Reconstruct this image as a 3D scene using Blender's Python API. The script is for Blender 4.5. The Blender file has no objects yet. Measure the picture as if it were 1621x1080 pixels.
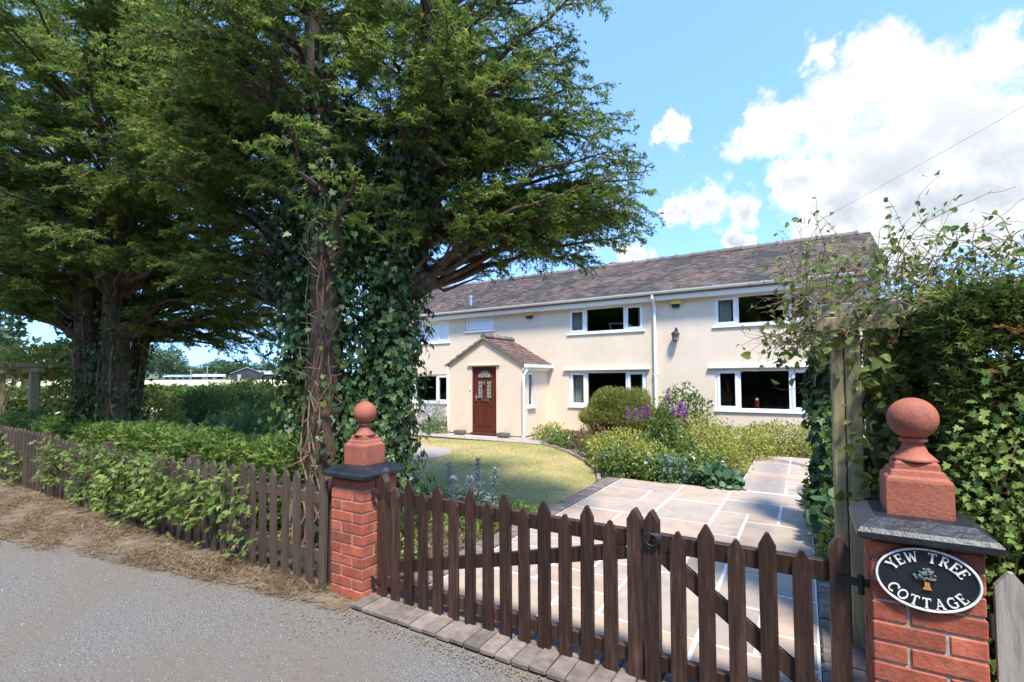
import bpy, math, random
import numpy as np
from mathutils import Vector, Matrix

rnd = random.Random(7)
rng = np.random.default_rng(11)
R = math.radians
scene = bpy.context.scene
col = scene.collection

# ------------------------------------------------------------------ camera
YAW, PITCH, ROLL, FPX, CY, CAMH = R(31.286), R(2.022), R(-0.326), 760.6, 573.24, 1.52
fwd = Vector((-math.sin(YAW)*math.cos(PITCH), math.cos(YAW)*math.cos(PITCH), math.sin(PITCH)))
rgt = Vector((math.cos(YAW), math.sin(YAW), 0))
upv = rgt.cross(fwd)
r2 = math.cos(ROLL)*rgt + math.sin(ROLL)*upv
u2 = -math.sin(ROLL)*rgt + math.cos(ROLL)*upv
cam_data = bpy.data.cameras.new('camera')
cam = bpy.data.objects.new('camera', cam_data)
col.objects.link(cam)
m = Matrix.Identity(4)
for i in range(3):
    m[i][0] = r2[i]; m[i][1] = u2[i]; m[i][2] = -fwd[i]
m[2][3] = CAMH
cam.matrix_world = m
cam_data.sensor_fit = 'HORIZONTAL'
cam_data.sensor_width = 36.0
cam_data.lens = FPX/1621*36.0
cam_data.shift_y = (CY-540)/1621
cam_data.clip_start = 0.05
cam_data.clip_end = 6000
scene.camera = cam

def pix_dir(x, y):
    d = fwd + (x-810.5)/FPX*r2 + (CY-y)/FPX*u2
    return d.normalized()

# ------------------------------------------------------------------ light and colour management
scene.view_settings.view_transform = 'Standard'
scene.view_settings.look = 'None'
scene.view_settings.exposure = 1.78
scene.view_settings.gamma = 1.0
SUN_EL, SUN_DIR = R(61), Vector((0.67, -0.742))      # where the sun stands (x, y)
world = bpy.data.worlds.new('World')
scene.world = world
world.use_nodes = True
nt = world.node_tree
N, L = nt.nodes, nt.links
N.clear()
out = N.new('ShaderNodeOutputWorld')
bg = N.new('ShaderNodeBackground')
bg.inputs['Strength'].default_value = 0.15
sky = N.new('ShaderNodeTexSky')
sky.sky_type = 'NISHITA'
sky.sun_disc = False
sky.sun_elevation = SUN_EL
sky.sun_rotation = math.atan2(SUN_DIR.x, SUN_DIR.y)
sky.air_density = 1.0
sky.dust_density = 0.1
sky.ozone_density = 1.0
tc = N.new('ShaderNodeTexCoord')
lift = N.new('ShaderNodeVectorMath'); lift.operation = 'ADD'; lift.inputs[1].default_value = (0, 0, .22)   # clear air: less milky horizon
L.new(tc.outputs['Generated'], lift.inputs[0])
lnorm = N.new('ShaderNodeVectorMath'); lnorm.operation = 'NORMALIZE'
L.new(lift.outputs[0], lnorm.inputs[0]); L.new(lnorm.outputs[0], sky.inputs['Vector'])

def wm(op, a, b=None, clamp=False):
    n = N.new('ShaderNodeMath'); n.operation = op; n.use_clamp = clamp
    for i, v in enumerate((a, b)):
        if v is None: continue
        if isinstance(v, (int, float)): n.inputs[i].default_value = v
        else: L.new(v, n.inputs[i])
    return n.outputs[0]

def wnoise(scale, detail, rough, vec=None, dist=0.0):
    n = N.new('ShaderNodeTexNoise'); n.inputs['Scale'].default_value = scale
    n.inputs['Detail'].default_value = detail; n.inputs['Roughness'].default_value = rough
    n.inputs['Distortion'].default_value = dist
    L.new(vec or tc.outputs['Generated'], n.inputs['Vector'])
    return n.outputs['Fac']

CLOUDS = [(1480,180,.115),(1390,110,.07),(1300,190,.09),(1580,230,.115),(1400,270,.11),(1215,215,.05),(1260,285,.06),(1530,320,.10),(1190,215,.055),(1240,190,.06),(1340,335,.085),(1450,345,.09),(1125,325,.062),(1175,335,.045),(1075,340,.035),
          (1005,398,.045),(960,402,.03),(1170,384,.028),(1065,207,.035),(1030,222,.025),(985,318,.025),(1605,385,.05),(1305,95,.035),(1590,70,.05)]
wn = N.new('ShaderNodeTexNoise'); wn.inputs['Scale'].default_value = 11.0; wn.inputs['Detail'].default_value = 6; wn.inputs['Roughness'].default_value = .62
L.new(tc.outputs['Generated'], wn.inputs['Vector'])
wsub = N.new('ShaderNodeVectorMath'); wsub.operation = 'SUBTRACT'; wsub.inputs[1].default_value = (.5, .5, .5); L.new(wn.outputs['Color'], wsub.inputs[0])
wadd = N.new('ShaderNodeVectorMath'); wadd.operation = 'MULTIPLY_ADD'; wadd.inputs[1].default_value = (.17, .17, .13); L.new(wsub.outputs[0], wadd.inputs[0]); L.new(tc.outputs['Generated'], wadd.inputs[2])
acc = None
for (x, y, r) in CLOUDS:
    d = pix_dir(x, y)
    vm = N.new('ShaderNodeVectorMath'); vm.operation = 'DISTANCE'
    L.new(wadd.outputs[0], vm.inputs[0]); vm.inputs[1].default_value = d
    v = wm('SUBTRACT', 1.0, wm('DIVIDE', vm.outputs['Value'], r))
    if acc is None: acc = v
    else:
        sm = N.new('ShaderNodeMath'); sm.operation = 'SMOOTH_MAX'; sm.inputs[2].default_value = 0.15
        L.new(acc, sm.inputs[0]); L.new(v, sm.inputs[1]); acc = sm.outputs[0]
# cumulus elsewhere in the sky, of the same kind
genc = wm('SUBTRACT', wm('MULTIPLY', wnoise(2.6, 2, .5), 4.0), 2.95)
acc = wm('MAXIMUM', wm('MAXIMUM', acc, -1.0), genc)
n1 = wnoise(9.0, 9, .6, dist=.3)
n2 = wnoise(30.0, 6, .6)
field = wm('ADD', acc, wm('ADD', wm('MULTIPLY', wm('SUBTRACT', n1, .5), 1.5), wm('MULTIPLY', wm('SUBTRACT', n2, .5), .35)))
mr = N.new('ShaderNodeMapRange'); mr.interpolation_type = 'SMOOTHSTEP'
L.new(field, mr.inputs['Value']); mr.inputs['From Min'].default_value = 0.02; mr.inputs['From Max'].default_value = 0.46
# thick parts of a cumulus turn pale grey, thin and upper parts stay white
thick = N.new('ShaderNodeMapRange'); thick.interpolation_type = 'SMOOTHSTEP'
L.new(wm('ADD', wm('MULTIPLY', field, .6), wm('MULTIPLY', wnoise(5.0, 4, .55), .9)), thick.inputs['Value'])
thick.inputs['From Min'].default_value = 0.62; thick.inputs['From Max'].default_value = 1.05
cc = N.new('ShaderNodeMix'); cc.data_type = 'RGBA'
sepd = N.new('ShaderNodeSeparateXYZ'); L.new(tc.outputs['Generated'], sepd.inputs[0])
low = N.new('ShaderNodeMapRange'); low.interpolation_type = 'SMOOTHSTEP'; L.new(sepd.outputs[2], low.inputs['Value'])      # cloud bases are greyer than their tops
low.inputs['From Min'].default_value = .46; low.inputs['From Max'].default_value = .24; low.inputs['To Min'].default_value = .25
L.new(wm('MULTIPLY', thick.outputs[0], low.outputs[0]), cc.inputs['Factor'])
cc.inputs['A'].default_value = (2.22, 2.22, 2.22, 1); cc.inputs['B'].default_value = (1.28, 1.45, 1.66, 1)
tint = N.new('ShaderNodeMix'); tint.data_type = 'RGBA'; tint.blend_type = 'MULTIPLY'
tint.inputs['Factor'].default_value = 1.0
L.new(sky.outputs[0], tint.inputs['A']); tint.inputs['B'].default_value = (0.76, 0.92, 1.06, 1)
mx = N.new('ShaderNodeMix'); mx.data_type = 'RGBA'
L.new(mr.outputs[0], mx.inputs['Factor']); L.new(tint.outputs['Result'], mx.inputs['A']); L.new(cc.outputs['Result'], mx.inputs['B'])
L.new(mx.outputs['Result'], bg.inputs['Color'])
L.new(bg.outputs[0], out.inputs['Surface'])

sun_data = bpy.data.lights.new('sun', 'SUN')
sun_data.energy = 2.35
sun_data.angle = R(9)
sun_data.color = (1.0, 0.93, 0.81)
sun = bpy.data.objects.new('sun', sun_data)
col.objects.link(sun)
sv = Vector((SUN_DIR.x*math.cos(SUN_EL), SUN_DIR.y*math.cos(SUN_EL), math.sin(SUN_EL)))
sun.rotation_euler = (-sv).to_track_quat('-Z', 'Y').to_euler()
sun.location = (0, 0, 20)
scene.cycles.max_bounces = 6
scene.cycles.transparent_max_bounces = 8
scene.cycles.use_denoising = True

# ------------------------------------------------------------------ materials
def new_mat(name):
    mt = bpy.data.materials.new(name); mt.use_nodes = True
    n = mt.node_tree
    return mt, n, n.nodes, n.links, n.nodes['Principled BSDF']

def nz(n, l, scale, detail=4, rough=.55, coord=None, dist=0.0):
    t = n.new('ShaderNodeTexNoise'); t.inputs['Scale'].default_value = scale
    t.inputs['Detail'].default_value = detail; t.inputs['Roughness'].default_value = rough
    t.inputs['Distortion'].default_value = dist
    if coord is not None: l.new(coord, t.inputs['Vector'])
    return t.outputs['Fac']

def ramp(n, l, fac, stops):
    r = n.new('ShaderNodeValToRGB')
    el = r.color_ramp.elements
    while len(el) < len(stops): el.new(0.5)
    for e, (p, c) in zip(el, stops):
        e.position = p; e.color = (c[0], c[1], c[2], 1)
    if fac is not None: l.new(fac, r.inputs[0])
    return r.outputs[0]

def mixc(n, l, fac, a, b, mode='MIX'):
    x = n.new('ShaderNodeMix'); x.data_type = 'RGBA'; x.blend_type = mode
    for key, v in (('Factor', fac), ('A', a), ('B', b)):
        s = x.inputs[key] if key == 'Factor' else [i for i in x.inputs if i.name == key and i.type == 'RGBA'][0]
        if isinstance(v, (int, float)): s.default_value = v
        elif isinstance(v, tuple): s.default_value = (v[0], v[1], v[2], 1)
        else: l.new(v, s)
    return [o for o in x.outputs if o.type == 'RGBA'][0]

def bump(n, l, h, strength, dist=.01):
    b = n.new('ShaderNodeBump'); b.inputs['Strength'].default_value = strength; b.inputs['Distance'].default_value = dist
    l.new(h, b.inputs['Height']); return b.outputs[0]

def mat(name, stops, rough=.6, scale=8, detail=5, obj_rand=0.0, bump_scale=60, bump_str=.15, bdist=.01, spec=.4, coord='Object', metal=0.0, stretch=None, nrough=.6):
    """colour from a noise ramp, optional per-object brightness change, fine relief"""
    mt, nt_, n, l, p = new_mat(name)
    t = n.new('ShaderNodeTexCoord'); c = t.outputs[coord]
    if stretch:
        mp = n.new('ShaderNodeMapping'); mp.inputs['Scale'].default_value = stretch; l.new(c, mp.inputs[0]); c = mp.outputs[0]
    if obj_rand:
        oi = n.new('ShaderNodeObjectInfo')
        va = n.new('ShaderNodeVectorMath'); va.operation = 'ADD'
        sc = n.new('ShaderNodeVectorMath'); sc.operation = 'SCALE'; sc.inputs['Scale'].default_value = 37.0
        cb = n.new('ShaderNodeCombineXYZ'); l.new(oi.outputs['Random'], cb.inputs[0]); l.new(oi.outputs['Random'], cb.inputs[1])
        l.new(cb.outputs[0], sc.inputs[0]); l.new(c, va.inputs[0]); l.new(sc.outputs[0], va.inputs[1]); c = va.outputs[0]
    f = nz(n, l, scale, detail, nrough, c)
    if len(stops) == 1: stops = [(0.3, tuple(v*.8 for v in stops[0])), (0.7, tuple(min(1, v*1.15) for v in stops[0]))]
    colr = ramp(n, l, f, stops)
    if obj_rand:
        hsv = n.new('ShaderNodeHueSaturation'); l.new(colr, hsv.inputs['Color'])
        mr_ = n.new('ShaderNodeMapRange'); l.new(oi.outputs['Random'], mr_.inputs['Value'])
        mr_.inputs['To Min'].default_value = 1-obj_rand; mr_.inputs['To Max'].default_value = 1+obj_rand
        l.new(mr_.outputs[0], hsv.inputs['Value']); colr = hsv.outputs[0]
    l.new(colr, p.inputs['Base Color'])
    p.inputs['Roughness'].default_value = rough
    p.inputs['Specular IOR Level'].default_value = spec
    p.inputs['Metallic'].default_value = metal
    if bump_str:
        l.new(bump(n, l, nz(n, l, bump_scale, 6, .65, c), bump_str, bdist), p.inputs['Normal'])
    return mt

def leaf_mat(name, stops, trans=.35, rough=.45, clump=1.2, camt=.35):
    """foliage: tint attribute per leaf plus larger clumps, part of the light passes through"""
    mt, nt_, n, l, p = new_mat(name)
    a = n.new('ShaderNodeAttribute'); a.attribute_name = 'tint'
    g = n.new('ShaderNodeNewGeometry')
    cl = nz(n, l, clump, 3, .5, g.outputs['Position'])
    ad = n.new('ShaderNodeMath'); ad.operation = 'MULTIPLY_ADD'
    l.new(cl, ad.inputs[0]); ad.inputs[1].default_value = camt*2; 
    s2 = n.new('ShaderNodeMath'); s2.operation = 'SUBTRACT'; l.new(a.outputs['Fac'], s2.inputs[0]); s2.inputs[1].default_value = camt
    l.new(s2.outputs[0], ad.inputs[2])
    c = ramp(n, l, ad.outputs[0], stops)
    l.new(c, p.inputs['Base Color']); p.inputs['Roughness'].default_value = rough
    p.inputs['Specular IOR Level'].default_value = .3
    tr = n.new('ShaderNodeBsdfTranslucent'); l.new(c, tr.inputs[0])
    ms = n.new('ShaderNodeMixShader'); ms.inputs[0].default_value = trans
    o = n['Material Output']
    l.new(p.outputs[0], ms.inputs[1]); l.new(tr.outputs[0], ms.inputs[2]); l.new(ms.outputs[0], o.inputs[0])
    return mt

M = {}
# ground
def lane_mat():
    mt, nt_, n, l, p = new_mat('lane_tarmac')
    g = n.new('ShaderNodeNewGeometry'); c = g.outputs['Position']
    big = nz(n, l, 1.1, 5, .6, c); fine = nz(n, l, 95, 4, .75, c); med = nz(n, l, 22, 5, .7, c)
    a = ramp(n, l, fine, [(.32, (.055,.052,.048)), (.5, (.155,.147,.138)), (.68, (.36,.345,.325))])
    b = mixc(n, l, ramp(n, l, big, [(.42, (0,0,0)), (.66, (1,1,1))]), a, (.18,.15,.12))
    c2 = mixc(n, l, ramp(n, l, med, [(.5, (0,0,0)), (.75, (.5,.5,.5))]), b, (.13,.11,.09))
    l.new(c2, p.inputs['Base Color']); p.inputs['Roughness'].default_value = .9
    ad = n.new('ShaderNodeMath'); ad.operation = 'ADD'; l.new(fine, ad.inputs[0]); l.new(med, ad.inputs[1])
    l.new(bump(n, l, ad.outputs[0], .9, .012), p.inputs['Normal'])
    return mt
M['lane'] = lane_mat()
M['verge'] = mat('verge_soil', [(.3,(.09,.07,.052)),(.5,(.17,.13,.09)),(.72,(.29,.22,.145))], .95, 5, 8, bump_scale=45, bump_str=.8, bdist=.03)
M['soil'] = mat('garden_soil', [(.3,(.06,.042,.03)),(.7,(.17,.12,.085))], .95, 9, 8, bump_scale=30, bump_str=.9, bdist=.03)
def lawn_mat():
    mt, nt_, n, l, p = new_mat('lawn_dry')
    g = n.new('ShaderNodeNewGeometry'); c = g.outputs['Position']
    a = ramp(n, l, nz(n, l, .75, 5, .6, c, .4), [(.38, (.17,.21,.05)), (.48, (.33,.30,.10)), (.60, (.54,.41,.18))])
    b = mixc(n, l, .35, a, ramp(n, l, nz(n, l, 60, 4, .7, c), [(.3, (.16,.15,.05)), (.7, (.48,.40,.2))]))
    l.new(b, p.inputs['Base Color']); p.inputs['Roughness'].default_value = .95
    l.new(bump(n, l, nz(n, l, 120, 3, .7, c), .6, .015), p.inputs['Normal'])
    return mt
M['lawn'] = lawn_mat()
M['meadow'] = mat('rough_ground', [(.35,(.05,.08,.02)),(.6,(.14,.16,.05))], .95, 1.2, 6, bump_scale=20, bump_str=.6, bdist=.05)
M['straw'] = mat('stubble_field', [(.35,(.52,.40,.22)),(.65,(.68,.55,.33))], .95, .08, 6, bump_str=0)
M['patio'] = mat('patio_paving', [(.35,(.24,.215,.19)),(.65,(.38,.34,.30))], .9, 5, 6, bump_scale=50, bump_str=.4)
M['gravel'] = mat('gravel_patch', [(.3,(.22,.18,.155)),(.5,(.36,.31,.27)),(.7,(.5,.45,.41))], .95, 40, 4, bump_scale=60, bump_str=.9, bdist=.02)
M['mortar_white'] = mat('path_pointing', [(.3,(.58,.56,.53)),(.7,(.74,.73,.70))], .9, 14, 5, bump_scale=120, bump_str=.4)
M['hill'] = mat('hill_woods', [(.4,(.05,.09,.085)),(.6,(.075,.12,.115))], 1, .01, 6, bump_str=0)
def slab_mat():
    mt, nt_, n, l, p = new_mat('sandstone_slab')
    t = n.new('ShaderNodeTexCoord'); oi = n.new('ShaderNodeObjectInfo')
    base = ramp(n, l, oi.outputs['Random'], [(0, (.42,.27,.19)), (.25, (.47,.345,.25)), (.45, (.35,.305,.255)), (.6, (.48,.345,.245)), (.8, (.33,.285,.245)), (1, (.46,.30,.205))])
    va = n.new('ShaderNodeVectorMath'); va.operation = 'MULTIPLY_ADD'
    cb = n.new('ShaderNodeCombineXYZ'); l.new(oi.outputs['Random'], cb.inputs[0]); l.new(oi.outputs['Random'], cb.inputs[1])
    l.new(cb.outputs[0], va.inputs[0]); va.inputs[1].default_value = (50, 50, 50); l.new(t.outputs['Object'], va.inputs[2])
    w = nz(n, l, 3.2, 7, .62, va.outputs[0], 1.0)
    c = mixc(n, l, ramp(n, l, w, [(.38, (0,0,0)), (.68, (.75,.75,.75))]), base, (.25,.22,.19))
    w2 = nz(n, l, 5, 5, .6, va.outputs[0], .6)
    c = mixc(n, l, ramp(n, l, w2, [(.5, (0,0,0)), (.75, (.5,.5,.5))]), c, (.44,.285,.185))
    l.new(c, p.inputs['Base Color']); p.inputs['Roughness'].default_value = .75
    l.new(bump(n, l, nz(n, l, 14, 7, .6, va.outputs[0]), .35, .02), p.inputs['Normal'])
    return mt
M['slab'] = slab_mat()
M['sett'] = mat('sett_block', [(.3,(.11,.088,.075)),(.7,(.235,.19,.16))], .9, 14, 6, obj_rand=.22, bump_scale=70, bump_str=.5)
# built things
def wall_mat():
    mt, nt_, n, l, p = new_mat('cream_masonry_paint')
    t = n.new('ShaderNodeTexCoord'); g = n.new('ShaderNodeNewGeometry')
    c = ramp(n, l, nz(n, l, .9, 6, .6, g.outputs['Position']), [(.3, (.69,.565,.43)), (.7, (.75,.625,.49))])
    c = mixc(n, l, ramp(n, l, nz(n, l, 4, 6, .7, g.outputs['Position']), [(.5, (0,0,0)), (.8, (.4,.4,.4))]), c, (.56,.445,.335))
    l.new(c, p.inputs['Base Color']); p.inputs['Roughness'].default_value = .85
    mp = n.new('ShaderNodeMapping'); mp.inputs['Rotation'].default_value = (R(90), 0, 0); l.new(g.outputs['Position'], mp.inputs[0])
    br = n.new('ShaderNodeTexBrick'); l.new(mp.outputs[0], br.inputs[0]); br.inputs['Scale'].default_value = 1
    br.inputs['Brick Width'].default_value = .225; br.inputs['Row Height'].default_value = .075; br.inputs['Mortar Size'].default_value = .008
    br.inputs['Mortar Smooth'].default_value = .8
    inv = n.new('ShaderNodeMath'); inv.operation = 'MULTIPLY_ADD'; l.new(br.outputs['Fac'], inv.inputs[0]); inv.inputs[1].default_value = -.35
    l.new(nz(n, l, 45, 5, .6, g.outputs['Position']), inv.inputs[2])
    l.new(bump(n, l, inv.outputs[0], .16, .006), p.inputs['Normal'])
    return mt
M['wall'] = wall_mat()
M['plinth'] = mat('dark_plinth', [(.3,(.10,.085,.075)),(.7,(.17,.145,.13))], .9, 6)
def roof_mat():
    mt, nt_, n, l, p = new_mat('clay_roof_tiles')
    a = n.new('ShaderNodeAttribute'); a.attribute_name = 'tint'; g = n.new('ShaderNodeNewGeometry')
    base = ramp(n, l, a.outputs['Fac'], [(0, (.06,.05,.045)), (.4, (.105,.082,.073)), (.75, (.14,.105,.09)), (1, (.20,.135,.11))])
    b1 = nz(n, l, .9, 6, .65, g.outputs['Position'], .5); b2 = nz(n, l, 1.7, 6, .65, g.outputs['Position'], .4)
    c = mixc(n, l, ramp(n, l, b1, [(.47, (0,0,0)), (.58, (.9,.9,.9))]), base, (.055,.052,.054))
    c = mixc(n, l, ramp(n, l, b2, [(.54, (0,0,0)), (.66, (.6,.6,.6))]), c, (.25,.16,.128))
    c = mixc(n, l, ramp(n, l, nz(n, l, 25, 4, .7, g.outputs['Position']), [(.6, (0,0,0)), (.75, (.5,.5,.5))]), c, (.33,.31,.26))
    l.new(c, p.inputs['Base Color']); p.inputs['Roughness'].default_value = .9
    l.new(bump(n, l, nz(n, l, 70, 4, .6, g.outputs['Position']), .4, .01), p.inputs['Normal'])
    return mt
M['roof'] = roof_mat()
M['ridge'] = mat('ridge_clay', [(.3,(.10,.085,.08)),(.7,(.22,.165,.145))], .9, 6, obj_rand=.2)
M['upvc'] = mat('white_upvc', [(.3,(.79,.80,.81)),(.7,(.83,.84,.85))], .35, 4, bump_str=0, spec=.5)
M['fascia'] = mat('cream_white_fascia', [(.3,(.80,.78,.74)),(.7,(.86,.85,.82))], .5, 4, bump_str=.05)
M['room'] = mat('room_interior', [(.4,(.06,.052,.046)),(.6,(.085,.075,.066))], .95, 3, bump_str=0)
M['curtain'] = mat('curtain_cloth', [(.3,(.52,.48,.42)),(.7,(.68,.64,.58))], .9, 20, stretch=(1,1,.1))
M['blind'] = mat('pale_blind', [(.3,(.82,.87,.92)),(.7,(.86,.90,.94))], .6, 3, bump_str=0)
def glass_mat():
    mt, nt_, n, l, p = new_mat('window_glass')
    tr = n.new('ShaderNodeBsdfTransparent'); tr.inputs[0].default_value = (.86,.89,.89,1)
    gl = n.new('ShaderNodeBsdfGlossy'); gl.inputs['Roughness'].default_value = .02
    t = n.new('ShaderNodeTexCoord')
    l.new(bump(n, l, nz(n, l, 1.5, 2, .5, t.outputs['Object']), .04, .05), gl.inputs['Normal'])
    lw = n.new('ShaderNodeLayerWeight'); lw.inputs[0].default_value = .5
    pw_ = n.new('ShaderNodeMath'); pw_.operation = 'POWER'; l.new(lw.outputs['Facing'], pw_.inputs[0]); pw_.inputs[1].default_value = 4.0
    fr = n.new('ShaderNodeMath'); fr.operation = 'MULTIPLY_ADD'; l.new(pw_.outputs[0], fr.inputs[0]); fr.inputs[1].default_value = .85; fr.inputs[2].default_value = .055
    ms = n.new('ShaderNodeMixShader'); l.new(fr.outputs[0], ms.inputs[0]); l.new(tr.outputs[0], ms.inputs[1]); l.new(gl.outputs[0], ms.inputs[2])
    l.new(ms.outputs[0], n['Material Output'].inputs[0])
    return mt
M['glass'] = glass_mat()
M['bright_pane'] = mat('painted_bright_pane', [(.3,(.74,.83,.92)),(.7,(.80,.88,.95))], .12, 6, bump_scale=50, bump_str=.05, spec=.8)  # opaque pale colour painted in for the lit blind behind the glass
M['leaded'] = mat('leaded_glass', [(.35,(.10,.11,.11)),(.65,(.42,.44,.42))], .15, 30, 3, bump_scale=40, bump_str=.5)
M['lead'] = mat('lead_came', [(.08,.08,.085)], .5, 5)
M['door'] = mat('mahogany_door', [(.3,(.085,.018,.012)),(.7,(.125,.028,.018))], .4, 5, stretch=(8,8,.6), bump_str=.05)
M['brass'] = mat('brass', [(.62,.47,.2)], .3, 5, metal=1.0)
M['steel'] = mat('pale_metal', [(.7,.69,.66)], .35, 5, metal=.9)
M['black_iron'] = mat('black_iron', [(.3,(.012,.012,.014)),(.7,(.03,.03,.034))], .5, 12, bump_str=.2)
M['yellow'] = mat('yellow_plastic', [(.75,.55,.16)], .4, 5)
M['brick'] = mat('red_brick', [(.3,(.25,.058,.034)),(.55,(.34,.085,.05)),(.75,(.41,.13,.08))], .8, 9, 6, obj_rand=.16, bump_scale=80, bump_str=.4)
M['mortar'] = mat('lime_mortar', [(.3,(.30,.26,.21)),(.7,(.5,.45,.38))], .95, 30, 5, bump_scale=90, bump_str=.6)
M['terracotta'] = mat('terracotta', [(.3,(.30,.088,.052)),(.6,(.36,.112,.068)),(.8,(.42,.165,.11))], .7, 5, 7, bump_scale=90, bump_str=.15)
def weathered(name, stops, scale, obj_rand, rough, soot, lichen):
    mt = mat(name, stops, rough, scale, 7, obj_rand=obj_rand, bump_scale=70, bump_str=.45)
    n, l = mt.node_tree.nodes, mt.node_tree.links; p = n['Principled BSDF']; src = p.inputs['Base Color'].links[0].from_socket
    g = n.new('ShaderNodeNewGeometry'); mp = n.new('ShaderNodeMapping'); mp.inputs['Scale'].default_value = (1, 1, .45); l.new(g.outputs['Position'], mp.inputs[0])
    c = mixc(n, l, ramp(n, l, nz(n, l, 9, 7, .68, mp.outputs[0], .5), [(.50, (0,0,0)), (.72, (soot,)*3)]), src, (.085,.05,.04))
    c = mixc(n, l, ramp(n, l, nz(n, l, 55, 5, .65, g.outputs['Position']), [(.66, (0,0,0)), (.74, (lichen,)*3)]), c, (.50,.44,.36))
    l.new(c, p.inputs['Base Color']); return mt
M['brick'] = weathered('red_brick_weathered', [(.3,(.27,.065,.036)),(.55,(.40,.105,.058)),(.75,(.50,.17,.10))], 12, .26, .85, .6, .45)
M['terracotta'] = weathered('terracotta_weathered', [(.3,(.30,.088,.052)),(.6,(.36,.115,.07)),(.8,(.42,.165,.11))], 5, 0, .75, .55, .6)
M['slate'] = mat('blue_black_coping', [(.3,(.008,.009,.012)),(.6,(.018,.02,.025)),(.8,(.10,.105,.12))], .38, 9, 7, bump_scale=25, bump_str=.4, bdist=.015, spec=.5)
def wood_mat(name, stops, rough, obj_rand, bstr=.4):
    return mat(name, stops, rough, 6, 7, obj_rand=obj_rand, bump_scale=30, bump_str=bstr, stretch=(9,9,.7))
M['gatewood'] = wood_mat('gate_brown_stain', [(.3,(.020,.010,.007)),(.5,(.042,.021,.015)),(.66,(.075,.042,.030)),(.82,(.15,.10,.075))], .5, .32)
M['fencewood'] = wood_mat('fence_brown_weathered', [(.3,(.05,.035,.026)),(.55,(.085,.06,.045)),(.8,(.14,.105,.08))], .75, .25)
M['palewood'] = wood_mat('pale_green_timber', [(.3,(.22,.18,.09)),(.55,(.36,.30,.16)),(.8,(.46,.40,.24))], .8, .1)
M['greywood'] = wood_mat('weathered_grey_timber', [(.3,(.22,.195,.165)),(.55,(.34,.31,.265)),(.8,(.42,.32,.2))], .85, .15)
M['log'] = wood_mat('log_edging', [(.3,(.15,.125,.105)),(.7,(.32,.27,.225))], .9, .2)
M['bark'] = mat('yew_bark', [(.3,(.055,.034,.024)),(.5,(.115,.074,.05)),(.72,(.21,.14,.095))], .9, 7, 8, bump_scale=14, bump_str=.9, bdist=.04, stretch=(3,3,.5))
M['vine'] = mat('vine_stem', [(.3,(.13,.085,.05)),(.7,(.30,.21,.13))], .9, 14)
M['twig'] = mat('twig', [(.3,(.085,.055,.04)),(.7,(.18,.125,.09))], .9, 10)
M['stem'] = mat('green_stem', [(.3,(.07,.11,.03)),(.7,(.15,.19,.06))], .7, 10)
# foliage
M['yew'] = leaf_mat('yew_foliage', [(.0,(.06,.105,.022)),(.35,(.12,.19,.036)),(.62,(.195,.265,.05)),(.85,(.32,.37,.075)),(1,(.42,.37,.09))], .55, .5, .9)
M['yew_hedge'] = leaf_mat('yew_hedge_foliage', [(.0,(.03,.055,.014)),(.4,(.07,.115,.025)),(.7,(.15,.20,.04)),(.86,(.21,.24,.055)),(.93,(.30,.15,.06)),(1,(.32,.16,.07))], .4, .5, 2.6)
M['hedge_lo'] = leaf_mat('low_hedge_foliage', [(.0,(.06,.115,.025)),(.45,(.13,.22,.045)),(1,(.27,.35,.085))], .35, .5, 1.6)
M['ivy'] = leaf_mat('ivy_leaf', [(.0,(.022,.05,.018)),(.5,(.05,.10,.032)),(.85,(.10,.165,.05)),(1,(.2,.22,.05))], .25, .42, 2)
M['vineleaf'] = leaf_mat('climber_leaf', [(.0,(.07,.13,.03)),(.5,(.14,.22,.05)),(.85,(.26,.31,.07)),(1,(.42,.34,.08))], .45, .45, 2.5)
M['lime'] = leaf_mat('lime_foliage', [(.0,(.16,.21,.035)),(.5,(.31,.33,.06)),(.85,(.46,.42,.10)),(1,(.55,.45,.16))], .4, .6, 2)
M['green'] = leaf_mat('garden_green', [(.0,(.06,.11,.022)),(.5,(.13,.20,.045)),(1,(.25,.31,.085))], .38, .5, 2)
M['deep'] = leaf_mat('clipped_green', [(.0,(.05,.10,.02)),(.5,(.11,.185,.035)),(1,(.22,.29,.06))], .3, .5, 2.5)
M['topiary'] = leaf_mat('topiary_green', [(.0,(.11,.13,.025)),(.5,(.21,.23,.045)),(1,(.33,.32,.075))], .3, .5, 4)
M['silver'] = leaf_mat('silver_leaf', [(.0,(.20,.25,.25)),(.6,(.35,.40,.42)),(1,(.5,.53,.6))], .3, .7, 3)
M['blue_green'] = leaf_mat('glaucous_leaf', [(.0,(.05,.12,.06)),(.6,(.12,.22,.11)),(1,(.22,.32,.19))], .35, .5, 3)
M['purple'] = leaf_mat('purple_petal', [(.0,(.28,.07,.36)),(1,(.52,.2,.6))], .4, .6, 3, .1)
M['blue'] = leaf_mat('blue_petal', [(.0,(.16,.22,.55)),(1,(.32,.4,.75))], .4, .6, 3, .1)
M['white'] = leaf_mat('white_petal', [(.0,(.7,.7,.66)),(1,(.82,.82,.8))], .4, .6, 3, .1)
M['coral'] = leaf_mat('coral_petal', [(.0,(.75,.16,.07)),(1,(.85,.3,.14))], .4, .6, 3, .1)
M['rust'] = leaf_mat('rust_leaf', [(.0,(.14,.06,.03)),(.6,(.25,.12,.06)),(1,(.32,.2,.1))], .35, .6, 3)
M['drygrass'] = leaf_mat('dry_grass_blade', [(.0,(.12,.08,.045)),(.6,(.25,.175,.10)),(1,(.38,.285,.175))], .3, .8, 3, .2)
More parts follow.
